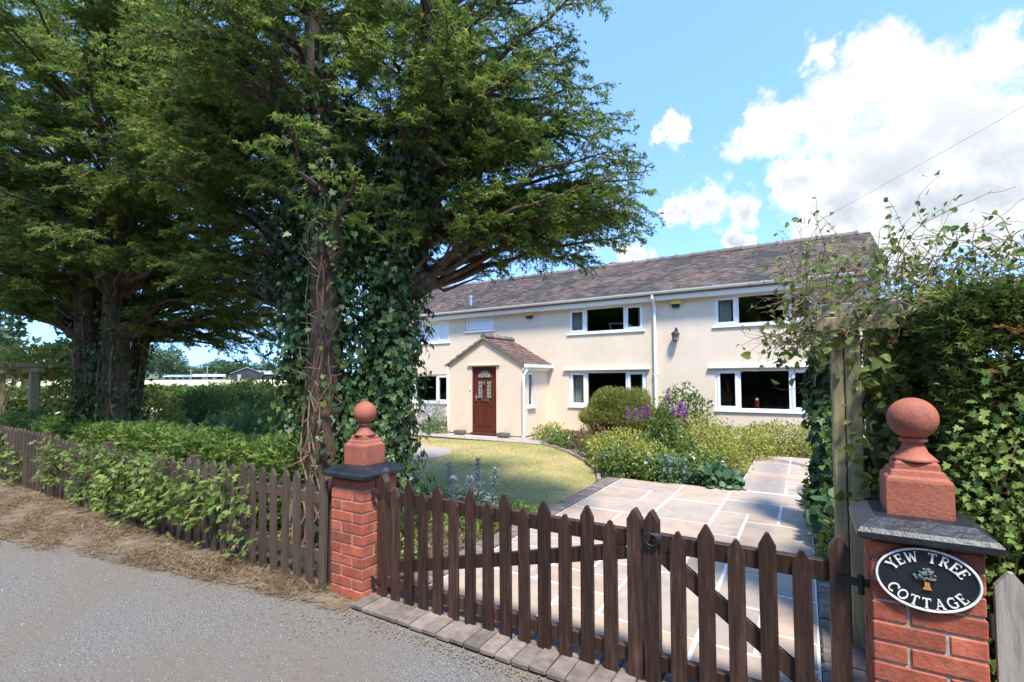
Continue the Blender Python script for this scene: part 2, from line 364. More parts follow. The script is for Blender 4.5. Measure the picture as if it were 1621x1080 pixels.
M['lawngrass'] = leaf_mat('lawn_blade', [(.0,(.16,.20,.04)),(.45,(.36,.32,.10)),(1,(.60,.48,.22))], .3, .8, .8, .5)
M['weed'] = leaf_mat('weed_blade', [(.0,(.08,.15,.03)),(1,(.24,.31,.08))], .4, .7, 3)
M['stone'] = leaf_mat('lane_chippings', [(.0,(.08,.076,.07)),(.6,(.20,.19,.18)),(1,(.44,.42,.39))], .0, .9, 3, .1)
M['fartree'] = leaf_mat('far_tree_foliage', [(.0,(.03,.065,.03)),(.5,(.06,.11,.045)),(1,(.12,.18,.07))], .3, .7, .2)
M['barn'] = mat('dark_barn_boards', [(.3,(.02,.021,.025)),(.7,(.04,.042,.05))], .8, 3, bump_str=0)
M['barnroof'] = mat('grey_sheet_roof', [(.3,(.20,.215,.23)),(.7,(.33,.345,.36))], .6, .5, bump_str=0)
M['paleroof'] = mat('pale_sheet_roof', [(.3,(.38,.42,.43)),(.7,(.50,.54,.55))], .5, .5, bump_str=0)
M['shedwall'] = mat('shed_wall', [(.3,(.22,.23,.22)),(.7,(.34,.35,.34))], .8, .5, bump_str=0)

# ------------------------------------------------------------------ mesh helpers
class MB:
    def __init__(s): s.v = []; s.f = []; s.smooth = False
    def add(s, vs, fs):
        o = len(s.v); s.v += [tuple(v) for v in vs]; s.f += [tuple(i+o for i in f) for f in fs]; return s
    def box(s, x0, x1, y0, y1, z0, z1, bev=0.0):
        if bev <= 0:
            vs = [(x, y, z) for x in (x0, x1) for y in (y0, y1) for z in (z0, z1)]
            return s.add(vs, [(0,1,3,2),(4,6,7,5),(0,4,5,1),(2,3,7,6),(0,2,6,4),(1,5,7,3)])
        b = bev; vs = []; ix = {}
        X = (x0, x1); Y = (y0, y1); Z = (z0, z1)
        for i in (0,1):
            for j in (0,1):
                for k in (0,1):
                    sx, sy, sz = 1-2*i, 1-2*j, 1-2*k
                    ix[i,j,k,0] = len(vs); vs.append((X[i], Y[j]+sy*b, Z[k]+sz*b))
                    ix[i,j,k,1] = len(vs); vs.append((X[i]+sx*b, Y[j], Z[k]+sz*b))
                    ix[i,j,k,2] = len(vs); vs.append((X[i]+sx*b, Y[j]+sy*b, Z[k]))
        fs = []
        for i in (0,1): fs.append([ix[i,0,0,0], ix[i,1,0,0], ix[i,1,1,0], ix[i,0,1,0]])
        for j in (0,1): fs.append([ix[0,j,0,1], ix[1,j,0,1], ix[1,j,1,1], ix[0,j,1,1]])
        for k in (0,1): fs.append([ix[0,0,k,2], ix[1,0,k,2], ix[1,1,k,2], ix[0,1,k,2]])
        for j in (0,1):
            for k in (0,1): fs.append([ix[0,j,k,1], ix[1,j,k,1], ix[1,j,k,2], ix[0,j,k,2]])
        for i in (0,1):
            for k in (0,1): fs.append([ix[i,0,k,0], ix[i,1,k,0], ix[i,1,k,2], ix[i,0,k,2]])
            for j in (0,1): fs.append([ix[i,j,0,0], ix[i,j,1,0], ix[i,j,1,1], ix[i,j,0,1]])
        for i in (0,1):
            for j in (0,1):
                for k in (0,1): fs.append([ix[i,j,k,0], ix[i,j,k,1], ix[i,j,k,2]])
        return s.add(vs, fs)
    def prism(s, poly, axis, a, b):
        """extrude a 2-D polygon along axis (0,1,2) from a to b"""
        n = len(poly)
        def P(p, t):
            q = list(p); q.insert(axis, t); return tuple(q)
        vs = [P(p, a) for p in poly]+[P(p, b) for p in poly]
        fs = [tuple(range(n))[::-1], tuple(range(n, 2*n))]+[(i, (i+1) % n, n+(i+1) % n, n+i) for i in range(n)]
        return s.add(vs, fs)
    def tube(s, pts, rad, sides=6, cap=True):
        pts = [Vector(p) for p in pts]; rings = []
        if not isinstance(rad, (list, tuple)): rad = [rad]*len(pts)
        o = len(s.v); a = None
        for i, p in enumerate(pts):
            t = (pts[min(i+1, len(pts)-1)]-pts[max(i-1, 0)])
            t = t.normalized() if t.length > 1e-9 else Vector((0,0,1))
            if a is None: a = t.orthogonal().normalized()
            a = (a-t*a.dot(t)); a = a.normalized() if a.length > 1e-6 else t.orthogonal().normalized()
            b = t.cross(a)
            for k in range(sides):
                q = 2*math.pi*k/sides
                s.v.append(tuple(p+(a*math.cos(q)+b*math.sin(q))*rad[i]))
        for i in range(len(pts)-1):
            for k in range(sides):
                s.f.append((o+i*sides+k, o+i*sides+(k+1) % sides, o+(i+1)*sides+(k+1) % sides, o+(i+1)*sides+k))
        if cap:
            s.f.append(tuple(o+k for k in range(sides))[::-1]); s.f.append(tuple(o+(len(pts)-1)*sides+k for k in range(sides)))
        return s
    def lathe(s, prof, c=(0,0,0), sides=32):
        o = len(s.v)
        for (r, z) in prof:
            for k in range(sides):
                q = 2*math.pi*k/sides; s.v.append((c[0]+r*math.cos(q), c[1]+r*math.sin(q), c[2]+z))
        for i in range(len(prof)-1):
            for k in range(sides):
                s.f.append((o+i*sides+k, o+i*sides+(k+1) % sides, o+(i+1)*sides+(k+1) % sides, o+(i+1)*sides+k))
        s.f.append(tuple(o+k for k in range(sides))[::-1]); s.f.append(tuple(o+(len(prof)-1)*sides+k for k in range(sides)))
        return s

WORLD = {}
def finish(name, me, mt, parent, smooth, centre, label, cat, group, kind):
    if mt is not None: me.materials.append(mt)
    if smooth: me.polygons.foreach_set('use_smooth', [True]*len(me.polygons))
    o = bpy.data.objects.new(name, me); col.objects.link(o)
    pw = Vector((0,0,0))
    if parent is not None: o.parent = parent; pw = WORLD[parent]
    o.location = Vector(centre)-pw; WORLD[o] = Vector(centre)
    tag(o, label, cat, group, kind)
    return o
def tag(o, label=None, cat=None, group=None, kind=None):
    if label: o['label'] = label
    if cat: o['category'] = cat
    if group: o['group'] = group
    if kind: o['kind'] = kind
    return o
def build(name, mb, mt, parent=None, smooth=False, label=None, cat=None, group=None, kind=None, origin=None):
    """world-space mesh data -> one object whose origin is its base centre"""
    v = np.array(mb.v, float)
    lo, hi = v.min(0), v.max(0)
    c = np.array(origin, float) if origin is not None else np.array([(lo[0]+hi[0])/2, (lo[1]+hi[1])/2, lo[2]])
    me = bpy.data.meshes.new(name)
    me.from_pydata((v-c).tolist(), [], mb.f); me.validate(); me.update()
    return finish(name, me, mt, parent, smooth, c, label, cat, group, kind)
def empty(name, loc, label=None, cat=None, group=None):
    o = bpy.data.objects.new(name, None); col.objects.link(o); o.location = loc; o.empty_display_size = .1
    WORLD[o] = Vector(loc); return tag(o, label, cat, group)
def dup(src, loc, parent=None, rot=None, scale=None):
    o = src.copy(); col.objects.link(o); pw = Vector((0,0,0))
    if parent is not None: o.parent = parent; pw = WORLD[parent]
    o.location = Vector(loc)-pw; WORLD[o] = Vector(loc)
    if rot is not None: o.rotation_euler = rot
    if scale is not None: o.scale = scale
    return o

def np_mesh(name, V, F, tint, mt, parent=None, label=None, cat=None, group=None, kind=None, origin=None, smooth=False):
    """V (n,3) float, F (m,k) int; tint per vertex"""
    lo, hi = V.min(0), V.max(0)
    c = np.array(origin, float) if origin is not None else np.array([(lo[0]+hi[0])/2, (lo[1]+hi[1])/2, lo[2]])
    me = bpy.data.meshes.new(name); k = F.shape[1]
    me.vertices.add(len(V)); me.vertices.foreach_set('co', (V-c).astype(np.float32).ravel())
    me.loops.add(F.size); me.loops.foreach_set('vertex_index', F.astype(np.int32).ravel())
    me.polygons.add(len(F)); me.polygons.foreach_set('loop_start', np.arange(0, F.size, k, dtype=np.int32))
    a = me.attributes.new('tint', 'FLOAT', 'POINT'); a.data.foreach_set('value', tint.astype(np.float32))
    me.update(calc_edges=True)
    return finish(name, me, mt, parent, smooth, c, label, cat, group, kind)

def unit(a): return a/np.maximum(np.linalg.norm(a, axis=-1, keepdims=True), 1e-9)
def scatter(T, TF, pos, ax, nrm, size, tint):
    """copies of leaf template T (x along the leaf, z its face normal) at pos; returns V, F, tint"""
    n = len(pos); ax = unit(ax); b = unit(np.cross(nrm, ax)); nn = np.cross(ax, b)
    Rm = np.stack([ax, b, nn], -1)
    V = np.einsum('nij,vj->nvi', Rm, T)*np.asarray(size).reshape(-1,1,1)+pos[:,None,:]
    F = (TF[None]+(np.arange(n)*len(T))[:,None,None]).reshape(-1, TF.shape[1])
    return V.reshape(-1,3), F, np.repeat(tint, len(T))
def rand_dir(n):
    return unit(rng.normal(size=(n,3)))

# leaf templates (unit length)
def t_spray(k=6, w=.085, ln=.34):
    v = []; f = []
    for i in range(k):
        x = .06+.8*i/(k-1); q = ln*(1-.45*abs(i/(k-1)-.35))
        for s in (-1, 1):
            a = R(52)
            dx, dy = q*math.cos(a), s*q*math.sin(a)
            o = len(v); v += [(x-w*.5, 0, 0), (x+w*.5, 0, 0.012), (x+dx, dy, -.05)]; f.append((o, o+1, o+2))
    o = len(v); v += [(.8, -.04, 0), (.8, .04, 0), (1.05, 0, -.03)]; f.append((o, o+1, o+2))
    return np.array(v, float), np.array(f)
def t_sprig(seed, k=5, w=.15, ln=.42):
    """irregular short yew sprig: needles of uneven length and angle on a bent axis"""
    g = random.Random(seed); v = []; f = []
    for i in range(k):
        x = .05+.75*i/(k-1)+g.uniform(-.05, .05); yb = .10*math.sin(x*2.4+seed)
        for s in (-1, 1):
            if g.random() < .12: continue
            a = R(g.uniform(28, 70)); q = ln*g.uniform(.6, 1.15)*(1-.4*abs(x-.4)); o = len(v); zz = g.uniform(-.14, .08)
            v += [(x-w*.5, yb, 0), (x+w*.5, yb, .02), (x+q*math.cos(a), yb+s*q*math.sin(a), zz)]; f.append((o, o+1, o+2))
    o = len(v); v += [(.72, -.08, 0), (.74, .1, 0), (1.05, .06*math.sin(seed), -.05)]; f.append((o, o+1, o+2))
    return np.array(v, float), np.array(f)
SPRIGS = [t_sprig(k) for k in range(5)]
def scatter_mix(tmpls, P, AX, NM, size, tint):
    ch = rng.integers(0, len(tmpls), len(P)); size = np.asarray(size)
    return join([scatter(t_[0], t_[1], P[ch == i], AX[ch == i], NM[ch == i], size[ch == i], tint[ch == i]) for i, t_ in enumerate(tmpls)])
SPRAY = SPRIGS[0]
SPRAY_LO = t_sprig(7, 4, .18, .46)
LEAF = (np.array([(0,0,0),(.35,.26,.05),(1,0,-.04),(.35,-.26,.05)], float), np.array([(0,1,2),(0,2,3)]))
NARROW = (np.array([(0,0,0),(.4,.1,.03),(1,0,-.08),(.4,-.1,.03)], float), np.array([(0,1,2),(0,2,3)]))
_iv = [(0,0,0),(-.14,.22,.0),(-.02,.5,-.02),(.2,.3,.04),(.46,.46,.0),(.55,.2,.04),(1,0,-.08),(.55,-.2,.04),(.46,-.46,.0),(.2,-.3,.04),(-.02,-.5,-.02),(-.14,-.22,.0),(.3,0,-.03)]
IVY = (np.array(_iv, float), np.array([(i, (i+1) % 12, 12) for i in range(12)]))
ROUND = (np.array([(0,0,0),(.15,.38,.05),(.6,.46,.07),(1,.15,.03),(1,-.15,.03),(.6,-.46,.07),(.15,-.38,.05),(.5,0,-.03)], float),
         np.array([(0,1,7),(1,2,7),(2,3,7),(3,4,7),(4,5,7),(5,6,7),(6,0,7)]))
BLADE = (np.array([(0,-.05,0),(0,.05,0),(1,0,-.12)], float), np.array([(0,1,2)]))
PETAL = (np.array([(-.5,-.5,0),(.5,-.5,0),(.5,.5,0),(-.5,.5,0)], float)*.8, np.array([(0,1,2),(0,2,3)]))
PEBBLE = (np.array([(1,0,0),(-1,0,0),(0,.8,0),(0,-.8,0),(0,0,.6),(0,0,-.6)], float)*.5,
          np.array([(0,2,4),(2,1,4),(1,3,4),(3,0,4),(2,0,5),(1,2,5),(3,1,5),(0,3,5)]))
ROUND_ = (np.array([(0,0,0),(-.08,.3,.0),(.3,.44,.09),(.72,.3,.05),(1,0,-.12),(.72,-.3,.05),(.3,-.44,.09),(-.08,-.3,.0),(.45,0,-.06)], float), np.array([(i, (i+1) % 8, 8) for i in range(8)]))
LEAFW = (np.array([(0,0,0),(.3,.3,.10),(.7,.22,.02),(1,0,-.15),(.7,-.22,.02),(.3,-.3,.10)], float), np.array([(0,1,2),(0,2,3),(0,3,4),(0,4,5)]))
def join(parts):
    V = []; F = []; T = []; o = 0
    for v, f, t in parts:
        V.append(v); F.append(f+o); T.append(t); o += len(v)
    return np.concatenate(V), np.concatenate(F), np.concatenate(T)

def ell_points(c, r, n, inner=.55, zmin=None):
    d = rand_dir(n); k = rng.uniform(inner**3, 1, n)**(1/3)
    lump = 1+.13*np.sin(d[:,0]*5+c[0])*np.sin(d[:,1]*5+c[1]*2)+.1*np.sin(d[:,2]*7+c[0]*3)
    p = np.array(c)+d*np.array(r)*(k*lump)[:,None]
    if zmin is not None:
        ok = p[:,2] > zmin; p, d = p[ok], d[ok]
    return p, d

# ------------------------------------------------------------------ ground
def sheet(name, pts, z, mt, **k):
    return build(name, MB().add([(x, y, z) for x, y in pts], [tuple(range(len(pts)))]), mt, kind='structure', **k)
ground = sheet('ground', [(-900,-400),(900,-400),(900,900),(-900,900)], -.03, M['meadow'])
sheet('lane', [(-60,-6),(30,-6),(30,2.4),(-60,2.4)], 0.0, M['lane'])
# dry verge between tarmac and fence, with an uneven edge
vp = [(-40, .9), (-14, 1.05), (-11, 1.2), (-8.5, 1.3), (-7.2, 1.42), (-6.5, 1.46), (-5.9, 1.68), (-5.4, 1.80), (-4.9, 1.86), (-4.3, 1.97), (-3.8, 2.02), (-3.3, 2.10), (-2.9, 2.14), (-2.62, 2.16)]
edge = []
for (a, b), (c_, d_) in zip(vp[:-1], vp[1:]):
    for t in np.linspace(0, 1, 9)[:-1]:
        edge.append((a+(c_-a)*t, b+(d_-b)*t+rnd.uniform(-.035, .035)))
edge.append(vp[-1])
sheet('verge', edge+[(-2.62, 2.5), (-40, 2.5)], 0.006, M['verge'])
sheet('garden_bed', [(-40, 2.5), (30, 2.5), (30, 18), (-40, 18)], 0.0, M['soil'])
# lawn: curved right edge towards the flower bed
lawn_edge = [(-2.56, 4.25), (-2.56, 6.1), (-2.66, 6.75), (-2.95, 7.4), (-3.45, 8.15), (-4.1, 8.9), (-4.75, 9.5), (-5.3, 9.85), (-6.0, 9.8), (-8.6, 9.5), (-9.2, 9.6), (-13, 10), (-16, 9), (-16, 5), (-9, 4.6), (-6, 4.35), (-4.6, 4.3), (-3.6, 4.2)]
sheet('lawn', lawn_edge, 0.012, M['lawn'])
pd = []
for k in range(40):
    q = 2*math.pi*k/40; pd.append((-7.15+1.05*math.cos(q), 7.35+1.0*math.sin(q)))
sheet('gravel_patch', pd, 0.018, M['gravel'])
# patio strip along the house, single flags
patio = sheet('patio', [(-13.5, 9.75), (-5.2, 9.75), (-5.2, 12.0), (-13.5, 12.0)], 0.02, M['mortar'])
for i in range(14):
    for j in range(2):
        x0 = -13.5+i*.59
        if -8.5 < x0+.3 < -6.15 and j == 1: continue
        build('flagstone', MB().box(x0+.01, x0+.58, 9.76+j*.44, 9.76+j*.44+.425, .021, .036+rnd.uniform(0, .005), .004), M['patio'], patio)
# stone path, laid in random rectangles on pale pointing
path = sheet('garden_path', [(-2.36, 2.62), (.04, 2.62), (.04, 10.4), (-.80, 10.4), (-.80, 7.05), (-2.36, 7.0)], 0.0315, M['mortar_white'])
def slabs(x0, y0, nx, ny, cw, ch, seed):
    r = random.Random(seed); used = [[False]*ny for _ in range(nx)]
    for j in range(ny):
        for i in range(nx):
            if used[i][j]: continue
            opts = [(3,2),(2,2),(3,2),(2,3),(2,1),(1,2),(2,2),(3,1),(1,1)]
            r.shuffle(opts)
            for (w, h) in opts+[(1,1)]:
                if (w, h) == (1, 1) and r.random() < .7 and opts: pass
                if i+w <= nx and j+h <= ny and all(not used[a][b] for a in range(i, i+w) for b in range(j, j+h)):
                    break
            for a in range(i, i+w):
                for b in range(j, j+h): used[a][b] = True
            g = .0125
            q = [(x0+i*cw+g, y0+j*ch+g), (x0+(i+w)*cw-g, y0+j*ch+g), (x0+(i+w)*cw-g, y0+(j+h)*ch-g), (x0+i*cw+g, y0+(j+h)*ch-g)]
            q = [(a+r.uniform(-.004,.004), b+r.uniform(-.004,.004)) for a, b in q]
            top = .0365+r.uniform(-.0025, .0025); cx = sum(a for a, b in q)/4; cy = sum(b for a, b in q)/4
            vs = [(a, b, .0225) for a, b in q]+[(a, b, top-.005) for a, b in q]+[(a+(cx-a)*.015, b+(cy-b)*.015, top) for a, b in q]
            fs = [(4*k+e, 4*k+(e+1) % 4, 4*k+4+(e+1) % 4, 4*k+4+e) for k in (0, 1) for e in range(4)]+[(8, 9, 10, 11)]
            build('slab', MB().add(vs, fs), M['slab'], path)
slabs(-2.36, 2.62, 8, 15, .30, .293, 5)
slabs(-.80, 7.06, 3, 11, .28, .303, 9)
# rows of small blocks: under the gate and along both sides of the path
sett_src = None
edging = sheet('block_edging', [(-2.62, 2.225), (.30, 2.225), (.30, 2.615), (-2.62, 2.615)], 0.008, M['mortar'])
def sett(x, y, rot, parent):
    global sett_src
    if sett_src is None:
        sett_src = build('sett', MB().box(-.049, .049, -.098, .098, 0, .03, .006), M['sett'], parent, origin=(0,0,0))
        sett_src.location = Vector((x, y, .009))-WORLD[parent]; WORLD[sett_src] = Vector((x, y, .009)); sett_src.rotation_euler = (0,0,rot)
        return sett_src
    return dup(sett_src, (x, y, .009+rnd.uniform(-.004, .004)), parent, (rnd.uniform(-.02,.02), rnd.uniform(-.02,.02), rot+rnd.uniform(-.03,.03)))
for i in range(28):
    for j in range(2):
        sett(-2.56+i*.104, 2.307+j*.205, 0, edging)
strip1 = sheet('path_edging', [(-2.585, 2.62), (-2.365, 2.62), (-2.365, 7.0), (-2.585, 7.0)], 0.010, M['mortar'])
for i in range(42): sett(-2.475, 2.68+i*.104, R(90), strip1)
strip2 = sheet('path_edging', [(.045, 2.62), (.26, 2.62), (.26, 5.4), (.045, 5.4)], 0.010, M['mortar'])
for i in range(26): sett(.15, 2.68+i*.104, R(90), strip2)
# log roll edging of the bed
le = [(-2.62, 6.75), (-2.88, 7.4), (-3.38, 8.15), (-4.03, 8.9), (-4.68, 9.5), (-5.2, 9.85)]
logs = empty('log_roll_edging', (-3.5, 8.2, 0), 'low curved edging of short weathered logs between lawn and flower bed', 'edging')
for (a, b), (c_, d_) in zip(le[:-1], le[1:]):
    nn = int(math.hypot(c_-a, d_-b)/.075)
    for k in range(nn):
        t = k/nn; h = .055+rnd.uniform(-.01, .012)
        build('log', MB().lathe([(.034, 0), (.034, h-.01), (.026, h)], (a+(c_-a)*t, b+(d_-b)*t, .0), 8), M['log'], logs)
# straw-coloured field, rising gently, with the land beyond
fld = []
def far(px, dist, z):
    d = pix_dir(px, 600); h = Vector((d.x, d.y)).normalized(); k = dist
    return (h.x*k, h.y*k, z)
build('stubble_field', MB().add([far(-300, 30, -.02), far(560, 30, -.02), far(600, 190, 1.75), far(-500, 190, 1.75)], [(0, 1, 2, 3)]), M['straw'], kind='structure')
build('far_meadow', MB().add([far(-500, 190, 1.75), far(600, 190, 1.75), far(640, 900, 9.0), far(-560, 900, 9.0)], [(0, 1, 2, 3)]), M['meadow'], kind='structure')
hv = []; hf = []
for i in range(61):
    px = -200+i*15; h = 26+16*math.sin(i*.23+1)+7*math.sin(i*.7)+rnd.uniform(-1.5, 1.5)
    hv += [far(px, 1250, 0), far(px, 1320, max(h, 6)), far(px, 1600, 0)]
for i in range(60):
    for k in (0, 1): hf.append((3*i+k, 3*i+3+k, 3*i+4+k, 3*i+1+k))
build('hills', MB().add(hv, hf), M['hill'], kind='structure', smooth=True)

# grass, straw and chippings on the ground
def in_poly(x, y, poly):
    ins = np.zeros(len(x), bool); j = len(poly)-1
    for i in range(len(poly)):
        xi, yi = poly[i]; xj, yj = poly[j]
        c_ = ((yi > y) != (yj > y)) & (x < (xj-xi)*(y-yi)/(yj-yi+1e-12)+xi)
        ins ^= c_; j = i
    return ins
def blades(name, x, y, z, hgt, flat, mt, label, cat, tint=None, wide=1.0):
    n = len(x); ax = unit(np.stack([rng.normal(size=n), rng.normal(size=n), np.abs(rng.normal(size=n))*flat+.05], -1))
    T = BLADE[0]*np.array([1, wide, 1])
    V, F, t = scatter(T, BLADE[1], np.stack([x, y, z], -1), ax, np.cross(ax, rand_dir(n)), hgt, rng.uniform(0, 1, n) if tint is None else tint)
    np_mesh(name, V, F, t, mt, label=label, cat=cat, kind='stuff')
x = rng.uniform(-9.5, -2.5, 150000); y = rng.uniform(4.1, 10, 150000)
ok = in_poly(x, y, lawn_edge) & (((x+7.15)/1.05)**2+((y-7.35)/1.0)**2 > 1)
x, y = x[ok], y[ok]
near = np.clip((5.6-y)/1.4, 0, 1)*np.clip(1+(x+2.6)*-.2, .3, 1)
blades('lawn_grass', x, y, np.full(len(x), .012), rng.uniform(.018, .04, len(x))*(1+near*.6), 1.2, M['lawngrass'], 'short dry yellowing lawn grass in front of the house', 'grass', np.clip(rng.uniform(.1, 1, len(x))-near*.45, 0, 1))
n = 40000
x = -2.7-rng.power(1.0, n)*9.5; yl = np.interp(-x, [-v[0] for v in vp[::-1]], [v[1] for v in vp[::-1]])
y = yl+(2.36-yl)*rng.uniform(-.22, 1, n)
cl = np.sin(x*5.1+np.sin(y*7))*np.sin(y*6.3+x*2.1)+rng.normal(size=n)*.45
ok = cl > -.1; x, y = x[ok], y[ok]
blades('verge_straw', x, y, np.full(len(x), .008), rng.uniform(.03, .10, len(x)), .35, M['drygrass'], 'flattened dry straw on the verge before the left fence', 'grass', wide=.8)
n = 46000
x = rng.uniform(-9, .4, n); y = 2.2-rng.power(1.6, n)*0-rng.uniform(0, 1, n)**1.1*2.6
yl = np.interp(-x, [-v[0] for v in vp[::-1]], [v[1] for v in vp[::-1]])
ok = (y < np.where(x < -2.62, yl+.06, 2.2)) & ((-.519*x+.854*y) > 1.0); x, y = x[ok], y[ok]; n = len(x)
V, F, t = scatter(PEBBLE[0], PEBBLE[1], np.stack([x, y, np.full(n, .001)], -1), rand_dir(n), rand_dir(n), rng.uniform(.003, .010, n)*(1+(rng.random(n) > .985)*1.0), rng.uniform(0, 1, n))
np_mesh('lane_chippings', V, F, t, M['stone'], label='loose grey stone chippings scattered over the lane tarmac', cat='gravel', kind='stuff')
# fallen leaves and debris on lane edge
n = 1500; x = np.concatenate([rng.uniform(-2.7, .2, 900), rng.uniform(-6, -2.4, 600)]); y = np.concatenate([2.19-np.abs(rng.normal(size=900))*.06, 2.05-np.abs(rng.normal(size=600))*.18])
V, F, t = scatter(LEAF[0], LEAF[1], np.stack([x, y, np.full(n, .012)], -1), rand_dir(n)*np.array([1,1,.2]), np.array([[0,0,1.]])+rand_dir(n)*.4, rng.uniform(.008, .022, n), rng.uniform(.2, 1, n))
np_mesh('fallen_leaves', V, F, t, M['drygrass'], label='small dry fallen leaves along the edge of the lane', cat='leaves', kind='stuff')

# ------------------------------------------------------------------ house
HX0, HX1, HY, HD = -13.6, 1.35, 12.0, 5.6
EAVE = 3.62
house = empty('house', ((HX0+HX1)/2, HY, 0), 'long cream painted cottage with brown tiled roof, white windows and gabled porch', 'house')
WIN = [(-11.6,-9.65,.77,1.68,'dark'), (-11.6,-9.60,2.70,3.42,'blind'), (-9.0,-7.91,2.99,3.42,'blind1'), (-5.49,-3.41,2.73,3.42,'curtain'),
       (-5.48,-3.37,.77,1.72,'curtain'), (-1.78,.22,2.71,3.42,'curtain'), (-1.77,.25,.77,1.72,'dark')]
PX0, PX1, PY = -8.5, -6.12, 10.6
def wall_grid(mb, xs, zs, y, holes):
    for a, b in zip(xs[:-1], xs[1:]):
        for c_, d_ in zip(zs[:-1], zs[1:]):
            cx, cz = (a+b)/2, (c_+d_)/2
            if any(h[0] < cx < h[1] and h[2] < cz < h[3] for h in holes): continue
            mb.add([(a, y, c_), (b, y, c_), (b, y, d_), (a, y, d_)], [(0, 1, 2, 3)])
mb = MB()
holes = [w[:4] for w in WIN]
xs = sorted({HX0, HX1}|{v for h in holes for v in h[:2]}); zs = sorted({.12, EAVE-.02}|{v for h in holes for v in h[2:4]})
wall_grid(mb, xs, zs, HY, holes)
for (a, b, c_, d_) in holes:                                   # reveals
    mb.add([(a,HY,c_),(b,HY,c_),(b,HY,d_),(a,HY,d_),(a,HY+.14,c_),(b,HY+.14,c_),(b,HY+.14,d_),(a,HY+.14,d_)], [(0,4,5,1),(1,5,6,2),(2,6,7,3),(3,7,4,0)])
zt = EAVE-.02; ry = HY+2.8
RZ = 5.12
for x_ in (HX0, HX1):
    mb.add([(x_,HY,.12),(x_,HY+HD,.12),(x_,HY+HD,zt),(x_,ry,RZ-.05),(x_,HY,zt)], [(0,1,2,3,4)])
mb.add([(HX0,HY+HD,.12),(HX1,HY+HD,.12),(HX1,HY+HD,zt),(HX0,HY+HD,zt)], [(0,1,2,3)])
build('wall', mb, M['wall'], house, origin=(-6, 12, 0))
build('plinth', MB().box(HX0, PX0-.01, HY-.012, HY+.05, 0, .12).box(PX1+.01, HX1, HY-.012, HY+.05, 0, .12).box(PX0-.012, PX1+.012, PY-.012, PY+.05, 0, .06).box(PX1-.02, PX1+.012, PY+.05, HY-.013, 0, .06).box(PX0-.012, PX0+.02, PY+.05, HY-.013, 0, .06), M['plinth'], house)
# dark rooms behind the windows
for k, (a, b, c_, d_, kind) in enumerate(WIN):
    y0, y1 = HY+.15, HY+2.2; fl = 0.05 if c_ < 1.5 else 2.15; ce = 2.05 if c_ < 1.5 else 3.5
    q = [(a-.3,y0,fl),(b+.3,y0,fl),(b+.3,y0,ce),(a-.3,y0,ce),(a-.3,y1,fl),(b+.3,y1,fl),(b+.3,y1,ce),(a-.3,y1,ce)]
    build('room_lining', MB().add(q, [(4,5,6,7),(0,1,5,4),(1,2,6,5),(2,3,7,6),(3,0,4,7)]), M['room'], house)
def window(a, b, z0, z1, y, panes, parent=house, curtain=None, fr=.055):
    """panes: list of (x0, x1, opening?) between a and b"""
    f = MB(); yb, yf_ = y+.10, y+.03
    f.box(a, b, yf_, yb, z0, z0+fr, .006); f.box(a, b, yf_, yb, z1-fr, z1, .006)
    f.box(a, a+fr, yf_-.0, yb, z0+fr, z1-fr, .0); f.box(b-fr, b, yf_, yb, z0+fr, z1-fr, .0)
    for (p, q, o) in panes[1:]: f.box(p-.035, p+.035, yf_+.001, yb-.001, z0+fr, z1-fr)
    w = build('window', f, M['upvc'], parent)
    for (p, q, o) in panes:
        p0 = p+(fr if p == a else .035); q0 = q-(fr if q == b else .035)
        if o:
            s_ = MB(); k = .045; ys, ye = y+.012, y+.075
            s_.box(p0-.012, q0+.012, ys, ye, z0+fr-.012, z0+fr+k, .005); s_.box(p0-.012, q0+.012, ys, ye, z1-fr-k, z1-fr+.012, .005)
            s_.box(p0-.012, p0+k, ys+.001, ye, z0+fr+k, z1-fr-k); s_.box(q0-k, q0+.012, ys+.001, ye, z0+fr+k, z1-fr-k)
            build('casement', s_, M['upvc'], w); p0 += k; q0 -= k; zz0, zz1 = z0+fr+k, z1-fr-k
        else: zz0, zz1 = z0+fr, z1-fr
        build('pane', MB().box(p0-.004, q0+.004, y+.055, y+.061, zz0-.004, zz1+.004), M['bright_pane'] if curtain == 'bright_pane' else M['glass'], w)
    build('sill', MB().box(a-.03, b+.03, y-.035, y+.04, z0-.035, z0+.002, .006), M['upvc'], w)
    return w
def curtain(x0, x1, z0, z1, y):
    n = 26; vs = []
    for i in range(n+1):
        x_ = x0+(x1-x0)*i/n; yy = y+.025*math.sin(i*1.5)+.01*math.sin(i*.6)
        vs += [(x_, yy, z0), (x_+rnd.uniform(-.004,.004), yy, z1)]
    o = build('curtain', MB().add(vs, [(2*i, 2*i+2, 2*i+3, 2*i+1) for i in range(n)]), M['curtain'], house, smooth=True)
for (a, b, z0, z1, kind) in WIN:
    if kind == 'blind1': window(a, b, z0, z1, HY, [(a, b, True)], curtain='bright_pane')
    else:
        w3 = .50 if kind != 'blind' else .52
        window(a, b, z0, z1, HY, [(a, a+w3, True), (a+w3, b-w3, False), (b-w3, b, True)], curtain='bright_pane' if kind == 'blind' else None)
    if kind == 'curtain':
        curtain(a+.03, a+.36, z0-.1, z1+.05, HY+.20); curtain(b-.2, b-.02, z0-.1, z1+.05, HY+.21)
for (a, b) in ((-5.62, -3.27), (-1.92, .42)):
    build('drip_board', MB().box(a, b, HY-.07, HY+.005, 1.735, 1.785, .008), M['fascia'], house)
